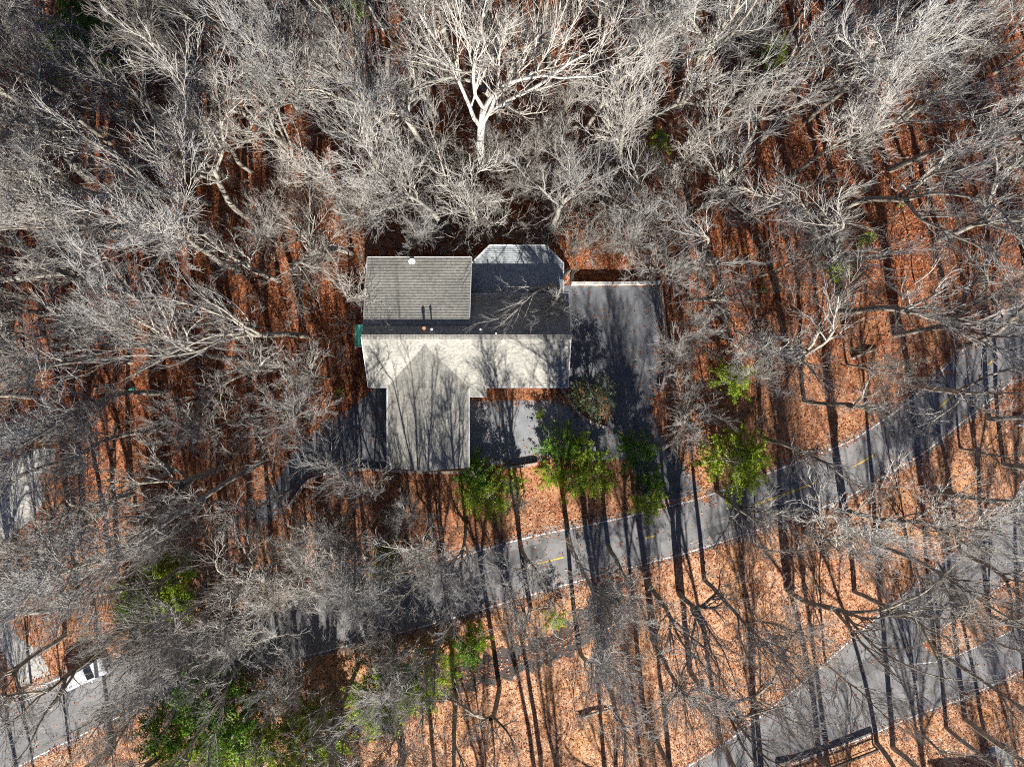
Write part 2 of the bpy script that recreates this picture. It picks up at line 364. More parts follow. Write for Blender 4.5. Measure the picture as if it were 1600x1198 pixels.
# fallen leaves lying loose on the ground (more than anyone could count)
def in_any(px, py, polys): return any(inside(px, py, q) for q in polys)
ROADPOLYS = [[tuple(p) for p in ROAD_U+ROAD_L[::-1]], [tuple(p) for p in LOW_U+LOW_L[::-1]], COURT, PAD, LDRIVE, NDRIVE]
HOUSEPX = [(566,400),(740,400),(765,380),(853,380),(882,412),(892,460),(892,606),(760,618),(735,735),(604,735),(604,606),(566,606)]
def poly_mask(x, y, poly):
    c = np.zeros(x.shape, bool); j = len(poly)-1
    for i in range(len(poly)):
        xi, yi = poly[i]; xj, yj = poly[j]
        if yi != yj: c ^= ((yi > y) != (yj > y)) & (x < (xj-xi)*(y-yi)/(yj-yi)+xi)
        j = i
    return c
def scatter_leaves(n, area, keep, mat, name, s0, s1, zoff):
    x = rng.uniform(area[0], area[1], n); y = rng.uniform(area[2], area[3], n); z = ground_z(x, y)
    px, py = 800+x*FPX/(CAM_H-z), 599-y*FPX/(CAM_H-z); m = np.ones(n, bool)
    hard = np.zeros(n, bool)
    for q in ROADPOLYS: hard |= poly_mask(px, py, q)
    hard &= ~poly_mask(px, py, ISLAND); hh = poly_mask(px, py, HOUSEPX)
    m = ~hh & (~hard | (rng.uniform(0, 1, n) < keep)); x, y, z, hard = x[m], y[m], z[m], hard[m]; k = len(x)
    s = rng.uniform(s0, s1, k); a = rng.uniform(0, 6.28, k)
    tx = rng.normal(0, 0.35, (k, 2))
    q = np.zeros((k, 4, 3)); 
    for i, (u, v) in enumerate(((-1, 0), (0, -0.62), (1, 0), (0, 0.62))):
        dx = (u*np.cos(a)-v*np.sin(a))*s; dy = (u*np.sin(a)+v*np.cos(a))*s
        q[:, i, 0] = x+dx; q[:, i, 1] = y+dy; q[:, i, 2] = z+zoff+0.035+np.abs(tx[:, 0]*dx+tx[:, 1]*dy)
    return tag(mesh_obj(name, q.reshape(-1, 3), np.arange(4*k).reshape(-1, 4), mat),
               "loose fallen leaves carpeting the ground between the trees", "leaves", kind='stuff')
scatter_leaves(105000, (-62, 62, -48, 60), 0.14, M_FALLEN, "fallen_leaves", 0.05, 0.15, 0.0)

# ------------------------------------------------------------------ bare trees
def grow(P0, D0, L, R0, K, wob, lift, taper=0.25):
    n = len(P0); P = np.zeros((n, K+1, 3)); R = np.zeros((n, K+1)); P[:, 0] = P0; d = D0.copy()
    bend = rng.normal(0, wob*0.35, (n, 3))
    for k in range(K):
        d = d + rng.normal(0, wob, (n, 3)) + bend; d[:, 2] += lift; d /= np.linalg.norm(d, axis=1)[:, None]
        P[:, k+1] = P[:, k] + d*(L/K)[:, None]
    for k in range(K+1): R[:, k] = R0*(1-(1-taper)*(k/K))
    return P, R
def sprout(P, R, M, t0, t1, ang, lenf, radf, up=0.15, shorten=0.5, minr=0.008):
    n, K1, _ = P.shape; K = K1-1
    plen = np.sum(np.linalg.norm(np.diff(P, axis=1), axis=2), axis=1)
    t = (t0+(t1-t0)*(np.arange(M)[None, :]+rng.uniform(0, 1, (n, M)))/M)
    i = np.minimum((t*K).astype(int), K-1); fr = t*K-i; r = np.arange(n)[:, None]
    A = P[r, i]; B = P[r, i+1]; pos = A+(B-A)*fr[..., None]; T = B-A; T /= np.linalg.norm(T, axis=2)[..., None]+1e-9
    rad = R[r, i]*(1-fr)+R[r, i+1]*fr
    v = rng.normal(0, 1, T.shape); v -= T*np.sum(v*T, axis=2)[..., None]; v[..., 2] += up*2; v /= np.linalg.norm(v, axis=2)[..., None]
    a = np.radians(rng.uniform(ang[0], ang[1], t.shape))[..., None]
    D = T*np.cos(a)+v*np.sin(a)
    L = plen[:, None]*lenf*(1-shorten*(t-t0)/max(t1-t0, 1e-6))*rng.uniform(0.6, 1.25, t.shape)
    return pos.reshape(-1, 3), D.reshape(-1, 3), L.ravel(), np.maximum(rad*radf*rng.uniform(0.75, 1.1, t.shape), minr).ravel()
def tubes(P, R, S):
    n, K1, _ = P.shape; T = np.gradient(P, axis=1); T /= np.linalg.norm(T, axis=2)[..., None]+1e-9
    ref = np.tile(np.array([0.3, 0.5, 0.81]), (n, 1)); flip = np.abs(np.sum(T[:, 0]*ref, axis=1)) > 0.9; ref[flip] = (1, 0, 0)
    A = np.cross(T, ref[:, None, :]); A /= np.linalg.norm(A, axis=2)[..., None]+1e-9; B = np.cross(T, A)
    th = 2*np.pi*np.arange(S)/S
    V = P[:, :, None]+(A[:, :, None]*np.cos(th)[None, None, :, None]+B[:, :, None]*np.sin(th)[None, None, :, None])*R[..., None, None]
    base = (np.arange(n)[:, None, None]*K1+np.arange(K1-1)[None, :, None])*S; k = np.arange(S)[None, None, :]; k2 = (k+1) % S
    F = np.stack([base+k, base+k2, base+S+k2, base+S+k], -1).reshape(-1, 4)
    return V.reshape(-1, 3), F
def join(parts):
    vs, fs, b = [], [], 0
    for v, f in parts: vs.append(v); fs.append(f+b); b += len(v)
    return np.concatenate(vs), np.concatenate(fs)

def make_tree(kind, seed, bark):
    global rng
    keep = rng; rng = np.random.default_rng(seed)
    o = np.zeros((1, 3)); o[0, 2] = -0.4; up = np.array([[0.0, 0, 1]])
    if kind == 'oak':          # stout, forks low, wide
        H = rng.uniform(22, 26); tl = H*rng.uniform(.34, .44)
        t = grow(o, up, np.array([tl]), np.array([0.42]), 8, .05, .06, .72)
        a = sprout(*t, 6, .72, 1.0, (20, 52), 1.5, .72, .3, .15); l1 = grow(*a, 10, .13, .05, .2)
        b = sprout(*l1, 9, .15, .98, (22, 48), .50, .62, .25, .3); l2 = grow(*b, 7, .13, .05, .22)
        c = sprout(*l2, 7, .1, .96, (18, 42), .58, .6, .25, .4, .024); l3 = grow(*c, 4, .11, .04, .35)
        d = sprout(*l3, 3, .12, .9, (18, 42), .60, .6, .2, .35, .015); l4 = grow(*d, 3, .09, .03, .35)
    elif kind == 'tall':       # forest grown: long bare trunk, ascending limbs
        H = rng.uniform(24, 28)
        t = grow(o, up, np.array([H*.94]), np.array([0.32]), 14, .04, .05, .16)
        a = sprout(*t, 14, .40, .98, (22, 52), .42, .6, .3, .5); l1 = grow(*a, 8, .10, .05, .2)
        b = sprout(*l1, 8, .15, .98, (20, 45), .54, .62, .25, .35, .03); l2 = grow(*b, 6, .11, .05, .22)
        c = sprout(*l2, 6, .1, .96, (18, 42), .60, .6, .25, .4, .022); l3 = grow(*c, 4, .10, .04, .35)
        d = sprout(*l3, 3, .12, .9, (18, 42), .62, .65, .2, .35, .015); l4 = grow(*d, 2, .08, .03, .4)
    elif kind == 'fork':       # tall trunk splitting into leaders
        H = rng.uniform(22, 27); tl = H*.46
        t = grow(o, up, np.array([tl]), np.array([0.32]), 9, .05, .05, .75)
        a = sprout(*t, 4, .78, 1.0, (14, 38), 1.05, .72, .1, .1); l1 = grow(*a, 11, .10, .05, .16)
        b = sprout(*l1, 10, .12, .98, (22, 48), .42, .58, .25, .4, .034); l2 = grow(*b, 7, .12, .05, .22)
        c = sprout(*l2, 6, .1, .96, (18, 42), .56, .6, .25, .4, .022); l3 = grow(*c, 4, .10, .04, .35)
        d = sprout(*l3, 3, .12, .9, (18, 42), .62, .65, .2, .35, .015); l4 = grow(*d, 2, .08, .03, .4)
    elif kind == 'fuzzy':      # middle storey, very dense fine twigs
        H = rng.uniform(13, 16)
        t = grow(o, up, np.array([H*.8]), np.array([0.17]), 10, .08, .06, .2)
        a = sprout(*t, 14, .2, .98, (26, 58), .58, .6, .3, .4); l1 = grow(*a, 7, .12, .05, .22)
        b = sprout(*l1, 8, .12, .98, (20, 46), .56, .6, .25, .35, .02); l2 = grow(*b, 5, .12, .04, .3)
        c = sprout(*l2, 6, .1, .96, (18, 44), .60, .65, .2, .35, .016); l3 = grow(*c, 3, .10, .03, .4)
        d = sprout(*l3, 3, .12, .9, (18, 44), .62, .75, .2, .35, .012); l4 = grow(*d, 2, .08, .02, .45)
    elif kind == 'slim':       # understorey pole
        H = rng.uniform(9, 13)
        t = grow(o, up, np.array([H]), np.array([0.09]), 10, .10, .06, .2)
        a = sprout(*t, 11, .25, .98, (28, 60), .42, .55, .3, .45); l1 = grow(*a, 6, .14, .05, .25)
        b = sprout(*l1, 7, .12, .98, (22, 48), .56, .6, .25, .35, .018); l2 = grow(*b, 4, .13, .04, .35)
        c = sprout(*l2, 6, .1, .96, (20, 46), .6, .7, .2, .35, .013); l3 = grow(*c, 3, .10, .03, .45); l4 = None
    trunk = join([tubes(*t, 8), tubes(*l1, 5)])
    cr = [tubes(*l2, 4), tubes(*l3, 3)]
    if l4 is not None: cr.append(tubes(*l4, 3))
    rng = keep
    root = empty("bare_tree", (0, 0, 0)); root['h'] = H
    mesh_obj("trunk", *trunk, bark, root, smooth=True)
    mesh_obj("crown", *join(cr), M_TWIG if bark is M_BARK else M_PALE, root)
    del root['h']
    return root, H

LOOK = {'oak': 'broad bare stout-limbed tree', 'tall': 'tall straight bare tree', 'fork': 'tall forking bare tree',
        'fuzzy': 'twiggy mid-height bare tree', 'slim': 'slender bare tree'}
PROTO = {}
for kind, seeds in (('oak', (1, 2, 3)), ('tall', (4, 5, 6, 7)), ('fork', (8, 9, 10)), ('fuzzy', (12, 13, 14)), ('slim', (15, 16, 17))):
    PROTO[kind] = [[*make_tree(kind, s, M_PALE if (kind == 'oak' and s == 1) else M_BARK), False] for s in seeds]
PENDING = []
def where(px, py):
    if py < 400: s = "behind the house" if 480 < px < 1000 else ("in upper left woods" if px <= 480 else "in upper right woods")
    elif px < 560: s = "left of the house" if py < 950 else "by the lower left road"
    elif px > 1020 and py < 640: s = "right of the house"
    elif py < 950 and px < 1130: s = "between house and road"
    elif px < 1130: s = "below the main road"
    else: s = "by the lower right roads"
    return s
def child_copy(src, root):
    for ch in list(src.children):
        c = ch.copy(); COL.objects.link(c); c.parent = root
        for g in list(ch.children):
            d = g.copy(); COL.objects.link(d); d.parent = c
trees = []
def place_tree(kind, var, x, y, scale, rz, label=None, lean=(0, 0), sz=None):
    p = PROTO[kind][var % len(PROTO[kind])]
    if not p[2]: r = p[0]; p[2] = True
    else: r = p[0].copy(); COL.objects.link(r); child_copy(p[0], r)
    z = gz(x, y); r.location = (x, y, z-0.05); r.rotation_euler = (lean[0], lean[1], rz); r.scale = (scale, scale, sz or scale)
    px, py = to_px(x, y, z)
    if label is None:
        label = f"{LOOK[kind]} rooted just outside the {'bottom' if py > 1198 else 'top' if py < 0 else 'left' if px < 0 else 'right'} edge"
        if 0 <= px <= 1600 and 0 <= py <= 1198: PENDING.append((r, LOOK[kind], px, py))
    r['label'] = label; r['category'] = 'bare tree'; r['group'] = "bare leafless trees of the winter woods" if 'outside' not in label else "bare trees "+label.split(' rooted ')[1]
    trees.append((x, y)); return r

# trees one can pick out in the photograph: foot pixel, kind, variant, scale, turn
HERO = [
 (753,258,'oak',0,1.18,2.4,"big white-barked oak behind the house, forking wide above a short pale trunk"),
 (692,352,'tall',0,.95,1.0,"pale trunk just behind the house roof, leaning toward upper left in view"),
 (741,368,'slim',0,1.35,2.0,None),(600,276,'tall',1,.92,2.2,None),(608,131,'tall',2,1.0,.2,None),(672,136,'fork',0,1.0,3.0,None),
 (855,366,'fork',1,.98,.9,"tall tree behind the octagonal roof with a forked pale trunk"),(550,396,'oak',1,.72,5.0,None),
 (888,422,'oak',1,.8,-.3,"tree whose pale branches hang over the octagonal bay roof"),
 (1104,306,'oak',2,.95,1.4,None),(1390,266,'tall',3,1.1,.3,"tall tree with long bare cream trunk on the upper right slope"),
 (262,824,'tall',0,1.05,4,None),(210,770,'fork',2,.9,2.2,None),(253,481,'oak',1,.8,3.3,None),(205,566,'tall',1,1,1,None),
 (432,577,'oak',2,.7,.5,None),(320,646,'slim',1,1.3,0,None),(1232,566,'oak',1,1.0,4.0,"spreading pale tree right of the yard above the main road"),
 (1140,500,'slim',2,1.2,1,None),(1312,486,'fork',0,1.1,2.0,None),(1256,626,'fork',1,.8,.1,None),(1228,920,'fork',2,1.0,2.6,"dark forked tree on leaves between the two roads"),
 (1120,768,'oak',1,.72,.4,None),(1257,830,'tall',2,1,2.8,None),(1316,796,'tall',0,1,5.4,None),(1508,1124,'tall',1,1,2,"dark trunk on orange leaves nearest the lower right corner"),
 (1478,1136,'fork',0,.8,2,None),(1441,1146,'fuzzy',1,1,2,None),(1395,1168,'fork',1,1,1.1,None),(1062,928,'oak',2,.8,4.2,None),(1172,956,'fuzzy',2,1.0,1,None),
 (1078,1048,'fork',2,1.0,3,None),(712,1082,'tall',3,1,1,None),(781,1076,'fork',0,.9,5,None),(1020,1000,'tall',1,.9,4,None),(905,1010,'tall',2,.9,1.9,None),
 (945,1060,'fork',1,.9,2.2,None),(1125,1150,'tall',0,.9,.9,None),(625,1120,'fuzzy',0,1.1,1,None),(1545,655,'tall',2,.95,1,None),(1500,700,'fuzzy',1,.9,3,None),
 (1440,760,'tall',1,1,3.9,None),(1568,725,'fork',2,.9,1,None),(1370,850,'tall',3,.9,1,None),(1500,860,'fork',0,.8,.7,None),(1335,925,'fork',1,.9,2,None),
 (1545,960,'fork',2,.85,3,None),(1460,1015,'tall',0,.8,3,None),(500,895,'oak',1,.6,2,None),(555,830,'fuzzy',2,.9,2,None),(640,800,'fuzzy',0,.75,1,None),
 (690,870,'fuzzy',1,.8,5,None),(820,770,'fuzzy',0,.6,3.1,"small bushy bare tree growing beside the parking pad"),(985,340,'oak',2,.7,2.2,None),(1060,640,'fuzzy',1,.85,1.2,None),
 (1050,560,'fuzzy',2,.85,3,None),(1075,470,'oak',1,.62,.9,None),(655,385,'fuzzy',2,.72,.2,"low twiggy round-crowned tree against the back eave of the house"),
 (975,400,'fuzzy',0,.9,2,None),(530,720,'slim',0,1.2,1,None),(545,470,'slim',1,1.3,0,None),(600,790,'slim',2,1.3,1,None),(480,840,'fuzzy',1,.9,4,None),
 (400,1010,'fork',0,.75,1,None),(520,1075,'fork',2,.75,2,None),(290,1010,'fork',1,.8,4.4,None),(245,1175,'fuzzy',0,.9,1,None),(620,985,'fuzzy',2,1,.8,None),
 (30,905,'fuzzy',1,1,2,None),(845,1180,'tall',0,.9,1,None),
 (888,842,'tall',1,.95,1.1,None),(812,846,'fork',1,.75,.3,None),(588,782,'slim',2,1.2,4.1,None),(728,818,'tall',3,.7,.5,None),(950,850,'fork',0,.8,1.5,None),
 (1003,424,'fuzzy',1,.8,2.7,None),(1052,505,'fuzzy',0,.8,5.2,None),(455,762,'fuzzy',2,.85,3.9,None),(566,748,'slim',0,1.1,2,None),
 (300,930,'fork',0,.85,.7,None),(360,905,'tall',1,.9,1.9,None),(430,880,'fork',2,.85,3.1,None),(520,870,'fuzzy',1,1.1,.4,None),(575,880,'tall',3,.75,2.5,None),(640,880,'fuzzy',0,1.1,1.8,None),
 (680,840,'fork',1,.65,5,None),(265,965,'fuzzy',2,1.0,.9,None),(470,1060,'oak',1,.6,2.9,None),(350,1090,'tall',0,.85,3.6,None),(560,1040,'fork',0,.75,1.2,None),(285,1150,'fork',1,.85,2.4,None),
 (660,1005,'tall',1,.75,4.4,None),(420,1140,'fuzzy',0,1.1,.2,None),(1370,1160,'tall',2,.9,4,None),(1290,1035,'fuzzy',1,.9,3,None),(1425,900,'fuzzy',0,.9,2.2,None),(1555,1000,'fuzzy',2,.9,1,None),
 (1180,855,'slim',1,1.2,1,None),(245,1060,'fuzzy',2,.8,5,None),(790,330,'slim',2,1.2,.3,None),(815,285,'fuzzy',1,.9,4,None),(700,300,'slim',1,1.2,2,None),(1010,905,'fork',2,.8,.9,None),(1100,905,'tall',0,.85,2.8,None),(700,960,'fork',2,.7,0,None)]
for px, py, k, v, s, rz, lab in HERO:
    x, y, z = on_ground(px, py); place_tree(k, v, x, y, s, rz, lab, lean=(.36, -.3) if (px, py) == (888, 422) else (0, 0))

# the rest of the woods, spaced by an even rule; the crowns keep off the roofs and open road as seen from above
CLEAR = [[(515,410),(560,398),(742,398),(768,378),(856,378),(894,420),(894,610),(765,622),(740,735),(600,735),(600,610),(575,650),(515,650)],
         [(742,615),(880,615),(900,720),(742,725)],[(730,868),(960,812),(1100,780),(1240,735),(1400,650),(1480,600),(1500,640),(1330,770),(1200,830),(1000,888),(770,950)],
         [(885,450),(1000,450),(1000,600),(885,600)],[(180,560),(225,560),(225,690),(180,690)],[(1400,1060),(1600,1020),(1600,1150),(1420,1150)],
         [(100,0),(235,0),(240,60),(150,60)],[(870,560),(1000,560),(1010,790),(740,800),(740,720)],[(15,695),(95,695),(95,810),(15,815)],[(50,1000),(200,1000),(200,1100),(50,1100)]]
rr = random.Random(77)
cells = [(rr.uniform(-68, 68), rr.uniform(-50, 66)) for _ in range(14000)]
n_rand = 0
for x, y in cells:
    if n_rand >= 205: break
    z = gz(x, y); px, py = to_px(x, y, z)
    if not (-30 < px < 1630 and -10 < py < 1225): continue
    if in_any(px, py, ROADPOLYS) or in_any(px, py, [HOUSEPX]): continue
    sparse = px > 1050 and py > 640
    bottom = py > 940 and 640 < px <= 1050
    dmin = 6.0 if sparse else 6.0 if bottom else (5.0 if px > 1080 else 4.15)
    if min((x-a)**2+(y-b)**2 for a, b in trees) < dmin**2: continue
    u = rr.random()
    if sparse or bottom: k = 'tall' if u < .35 else 'fork' if u < .6 else 'slim' if u < .85 else 'fuzzy'
    elif px < 560 and py > 560: k = 'fuzzy' if u < .42 else 'oak' if u < .58 else 'fork' if u < .8 else 'tall'
    else: k = 'tall' if u < .32 else 'fork' if u < .58 else 'oak' if u < .70 else 'fuzzy' if u < .9 else 'slim'
    s = rr.uniform(.8, 1.12); v = rr.randrange(12)
    h = PROTO[k][v % len(PROTO[k])][1]*s
    bad = False
    for fh in (.55, .8):
        qx, qy = to_px(x, y, z+h*fh)
        if in_any(qx, qy, CLEAR): bad = True
    if bad or in_any(px, py, CLEAR): continue
    place_tree(k, (1+v % 2) if k == 'oak' else v, x, y, s, rr.uniform(0, 6.28), lean=(rr.uniform(-.05, .05), rr.uniform(-.05, .05))); n_rand += 1
# keep the ground straight below the front wing free of big trees
for q in list(PENDING):
    if 590 < q[2] < 750 and 735 < q[3] < 796 and q[1] != LOOK['slim'] and q[1] != LOOK['fuzzy']:
        PENDING.remove(q)
        for c in list(q[0].children): bpy.data.objects.remove(c)
        for d in PROTO.values():
            d[:] = [p for p in d if p[0] is not q[0]]
        bpy.data.objects.remove(q[0])
for px, py, k, v, sc_, rz in ((672, 814, 'fork', 1, .8, .6), (465, 925, 'fuzzy', 1, 1.1, .5), (395, 944, 'fork', 2, .8, 2.0), (332, 966, 'fuzzy', 0, 1.15, 4.0), (566, 902, 'fuzzy', 2, 1.1, 1.0), (630, 886, 'slim', 0, 1.3, 3.0), (500, 1030, 'fuzzy', 0, 1.0, 2.5)):
    x, y, z = on_ground(px, py); place_tree(k, v, x, y, sc_, rz)
# a belt just south of the frame: its shadows reach into the picture
n = 0
for _ in range(3000):
    x = rr.uniform(-62, 66); y = rr.uniform(-80, -45)
    px, py = to_px(x, y, 0)
    if py < 1215 or n >= 46 or min((x-a)**2+(y-b)**2 for a, b in trees) < 49: continue
    if in_any(px, py, ROADPOLYS) or (1400 < px < 1680 and 1200 < py < 1420) or 90 < px < 290: continue
    place_tree(rr.choice(['tall', 'fork', 'tall', 'slim']), rr.randrange(9), x, y, rr.uniform(.8, 1.05), rr.uniform(0, 6.28)); n += 1

# ------------------------------------------------------------------ evergreens
def make_evergreen(seed, mat, rx, rz, nclump, nleaf, leaf, twiggy=0):
    r = np.random.default_rng(seed); H = rz*2
    root = empty("evergreen_tree", (0, 0, 0))
    mb = MB(); mb.tube([(0, 0, -.3), (.05, .03, H*.4), (-.05, .06, H*.85)], [.12, .09, .03], 7)
    Q = []; tw = []
    for i in range(nclump):
        f = r.uniform(.12, 1.0); az = r.uniform(0, 6.28); reach = rx*(1.18-.75*f**1.6)*r.uniform(.55, 1.2); z0 = H*(.18+.74*f)
        dirn = np.array([math.cos(az), math.sin(az), r.uniform(.05, .5)]); p0 = np.array([0, 0, z0-.25*reach]); 
        mid = p0+dirn*reach*.5+np.array([0, 0, .12*reach]); end = p0+dirn*reach+r.normal(0, .15, 3)
        mb.tube([tuple(p0), tuple(mid), tuple(end)], [.035, .022, .008], 4)
        k = int(nleaf*r.uniform(.5, 1.3)*(reach/rx+.25)); t = r.uniform(.3, 1.04, (k, 1))**.8
        base = (1-t)**2*p0+2*t*(1-t)*mid+t*t*end
        p = base+r.normal(0, 1, (k, 3))*np.array([.2, .2, .1])*rx*.42*(1.25-t*.7); a = r.normal(0, 1, (k, 3)); a[:, 2] *= .55; a /= np.linalg.norm(a, axis=1)[:, None]
        b = np.cross(a, r.normal(0, 1, (k, 3))); b /= np.linalg.norm(b, axis=1)[:, None]; sz = leaf*r.uniform(.45, 1.3, (k, 1))
        Q.append(np.stack([p-a*sz, p-b*sz*.42, p+a*sz, p+b*sz*.42], 1))
    mb.build("trunk", M_BARK, root)
    Q = np.concatenate(Q); mesh_obj("crown", Q.reshape(-1, 3), np.arange(len(Q)*4).reshape(-1, 4), mat, root)
    return root
EV = {'bright': [make_evergreen(21, M_GREEN, 2.5, 2.3, 52, 92, .12), False], 'bright_b': [make_evergreen(22, M_GREEN, 2.9, 2.0, 54, 90, .12), False],
      'dark': [make_evergreen(23, M_DARKGREEN, 2.5, 2.6, 54, 100, .12), False], 'olive': [make_evergreen(24, M_OLIVE, 2.6, 2.2, 60, 90, .11), False],
      'yellow': [make_evergreen(25, M_YELLOW, .6, .5, 14, 40, .07), False]}
EVLOOK = {'bright': 'bright green evergreen', 'bright_b': 'broad yellow-green evergreen', 'dark': 'dark green evergreen', 'olive': 'olive grey-green evergreen', 'yellow': 'small yellow-green bush'}
EVLAST = [None]
def place_ev(kind, px, py, s, label, sy=None, szz=None):
    p = EV[kind]; x, y, z = on_ground(px, py)
    if not p[1]: r = p[0]; p[1] = True
    else: r = p[0].copy(); COL.objects.link(r); child_copy(p[0], r)
    r.location = (x, y, z-.05); s *= 1.15 if py < 1000 else 1.32; r.scale = (s, sy or s, szz or s*1.2); r.rotation_euler = (0, 0, rr.uniform(0, 6.28))
    EVLAST[0] = r; tag(r, label, 'evergreen', 'evergreens among the bare trees')
for i, (k, px, py, s, lab) in enumerate([
  ('bright',1130,597,.85,"bright green evergreen right of the yard, above another over the road edge"),
  ('bright_b',1128,715,1.15,"broad yellow-green evergreen overhanging the upper edge of the main road"),('bright',1158,712,.85,None),
  ('dark',873,690,.85,"dark evergreen at the lower right corner of the parking pad"),('bright',905,700,.8,None),('bright_b',925,738,.8,None),('bright',893,745,.75,None),('bright',860,735,.6,None),
  ('dark',745,735,.8,"dark evergreen by the bottom right corner of the front wing"),('bright_b',765,768,.9,"yellow-green evergreen below the front wing of the house"),('bright',738,770,.6,None),
  ('dark',985,700,.8,"dark evergreen beside the drive down to the road"),('bright',1005,775,.75,None),('dark',1012,745,.6,None),
  ('bright',612,878,.75,"bright evergreen among grey twigs above the lower left road"),('bright',607,855,.5,None),
  ('bright_b',265,905,1.1,"broad evergreen at the left, above the lower left road"),('bright',300,895,.9,None),('dark',240,925,.8,None),('bright',290,930,.75,None),
  ('bright',868,957,.5,"small bright bush at the road edge beside the old dark track"),
  ('bright_b',620,1068,1.05,"broad bright evergreen below the main road, left of centre"),('bright',655,1060,.8,None),('bright',585,1075,.85,None),('dark',640,1030,.8,None),
  ('dark',350,1060,1.1,None),('dark',400,1105,1.2,None),('bright',430,1140,.9,None),('bright_b',370,1150,1.1,"low broad evergreen near the bottom edge, right of centre-left"),('bright',300,1160,.9,None),('dark',290,1110,1.0,None),('bright',600,1095,.8,None),('bright_b',690,1035,.7,None),('bright',500,1110,.8,None),('bright_b',225,950,.7,None),('bright',800,752,.55,None),('bright',1165,745,.6,None),
  ('bright',520,1135,.9,None),('bright',475,1165,.8,None),('dark',735,1000,.6,None),('bright',750,985,.6,None),
  ('dark',135,98,1.15,"dark evergreen in the upper left woods"),('dark',165,110,1.0,None),('dark',195,80,.9,None),('dark',150,55,.9,None),
  ('bright',1300,424,.6,"small green evergreen on the slope at the right"),('bright',1195,100,.7,"small green evergreen in the upper right woods"),('bright',1208,82,.5,None),
  ('bright',1022,228,.55,None),('olive',924,622,.88,"olive grey-green tree in the bed between house and drive"),
  ('yellow',533,611,1.0,"tiny yellow-green bush left of the house"),('yellow',1192,455,.8,None),('yellow',1215,450,.5,None),('yellow',1402,320,.8,None),
  ('bright',843,628+20,.2,None),('dark',560,20,.8,None),('bright',1345,375,.4,None)]):
    place_ev(k, px, py, s, lab or "")
    if not lab: PENDING.append((EVLAST[0], EVLOOK[k], *to_px(*EVLAST[0].location)))

# ------------------------------------------------------------------ the house
def clip_band(poly, vkey, lo, hi):
    def cut(pts, val, keep_ge):
        out = []
        for i in range(len(pts)):
            a, b = pts[i], pts[(i+1) % len(pts)]; va, vb = vkey(a)-val, vkey(b)-val
            if not keep_ge: va, vb = -va, -vb
            if va >= 0: out.append(a)
            if (va >= 0) != (vb >= 0): t = va/(va-vb); out.append(a+(b-a)*t)
        return out
    p = cut(poly, lo, True)
    return cut(p, hi, False) if len(p) >= 3 else p
def shingled(name, poly3, mat, parent, course=0.17, thick=0.16, tab=0.30):
    """A roof slope laid course by course in staggered tabs: every course overlaps the one below and casts a thin line of shade."""
    P = [Vector(p) for p in poly3]; nrm = (P[1]-P[0]).cross(P[2]-P[0]).normalized()
    if nrm.z < 0: nrm = -nrm
    up = (Vector((0, 0, 1))-nrm*nrm.z).normalized(); side = up.cross(nrm); o = P[0]
    vk = lambda p: (p-o).dot(up); uk = lambda p: (p-o).dot(side)
    v0, v1 = min(map(vk, P)), max(map(vk, P)); m = MB(); k = 0
    v = v0
    while v < v1-1e-4:
        band = clip_band(P, vk, v, min(v+course, v1))
        if len(band) >= 3:
            lift = [nrm*(0.032 if vk(p) < v+course*0.5 else 0.004) for p in band]
            top = [p+l for p, l in zip(band, lift)]; base = [p-nrm*0.01 for p in band]; n = len(band)
            m.add(top+base, [tuple(range(n))]+[(i, n+i, n+(i+1) % n, (i+1) % n) for i in range(n)])
        v += course; k += 1
    n = len(P); lo = [p-nrm*thick for p in P]; hi = [p-nrm*0.005 for p in P]
    m.add(hi+lo, [tuple(range(n)), tuple(range(2*n-1, n-1, -1))]+[(i, (i+1) % n, n+(i+1) % n, n+i) for i in range(n)])
    ob = m.build(name, mat, parent); ob['kind'] = 'stuff'; del ob['kind']; return ob

HX = Vector((-5, 3, 0))
house = empty("house", HX); tag(house, "grey-shingled house with gabled wings and an octagonal bay among bare trees", "house")
inv = -HX
def L3(p): return (p[0]+inv.x, p[1]+inv.y, p[2])
XL, XR, YR, YN, YS, ZE, ZR = -14.85, 5.8, 4.6, 9.2, -0.33, 5.6, 8.85
def hroof(name, poly, mat, **k): return shingled(name, [L3(p) for p in poly], mat, house, **k)
WXL, WXR, WRX, WYS, WZR = -12.84, -4.5, -8.66, -8.7, 8.35
ps = (ZR-ZE)/(YR-YS)
yv = YR-(ZR-WZR)/ps                                              # where the wing ridge meets the main slope
southL = [(XL,YS,ZE),(WXL,YS,ZE),(WRX,yv,WZR),(WRX,YR,ZR),(XL,YR,ZR)]
southR = [(WXR,YS,ZE),(XR,YS,ZE),(XR,YR,ZR),(WRX,YR,ZR),(WRX,yv,WZR)]
r1 = hroof("roof", southL, M_SHINGLE); r2 = hroof("roof", southR, M_SHINGLE)
DXR, DY0 = -4.25, 5.95
pn = (ZR-ZE)/(YN-YR); DZ0 = ZR-pn*(DY0-YR); DZ1, DY1 = 6.05, 12.9
hroof("roof", [(XL,YR,ZR),(XL,DY0,DZ0),(DXR,DY0,DZ0),(DXR,YN,ZE),(XR,YN,ZE),(XR,YR,ZR)], M_SHINGLE)
hroof("roof", [(XL,DY0-.12,DZ0+.16),(XL,DY1,DZ1),(DXR+.1,DY1,DZ1),(DXR-.05,DY0-.12,DZ0+.16)], M_SHINGLE)
hroof("roof", [(WXL,WYS,ZE),(WRX,WYS,WZR),(WRX,yv,WZR),(WXL,YS,ZE)], M_SHINGLE)
hroof("roof", [(WXR,WYS,ZE),(WXR,YS,ZE),(WRX,yv,WZR),(WRX,WYS,WZR)], M_SHINGLE)
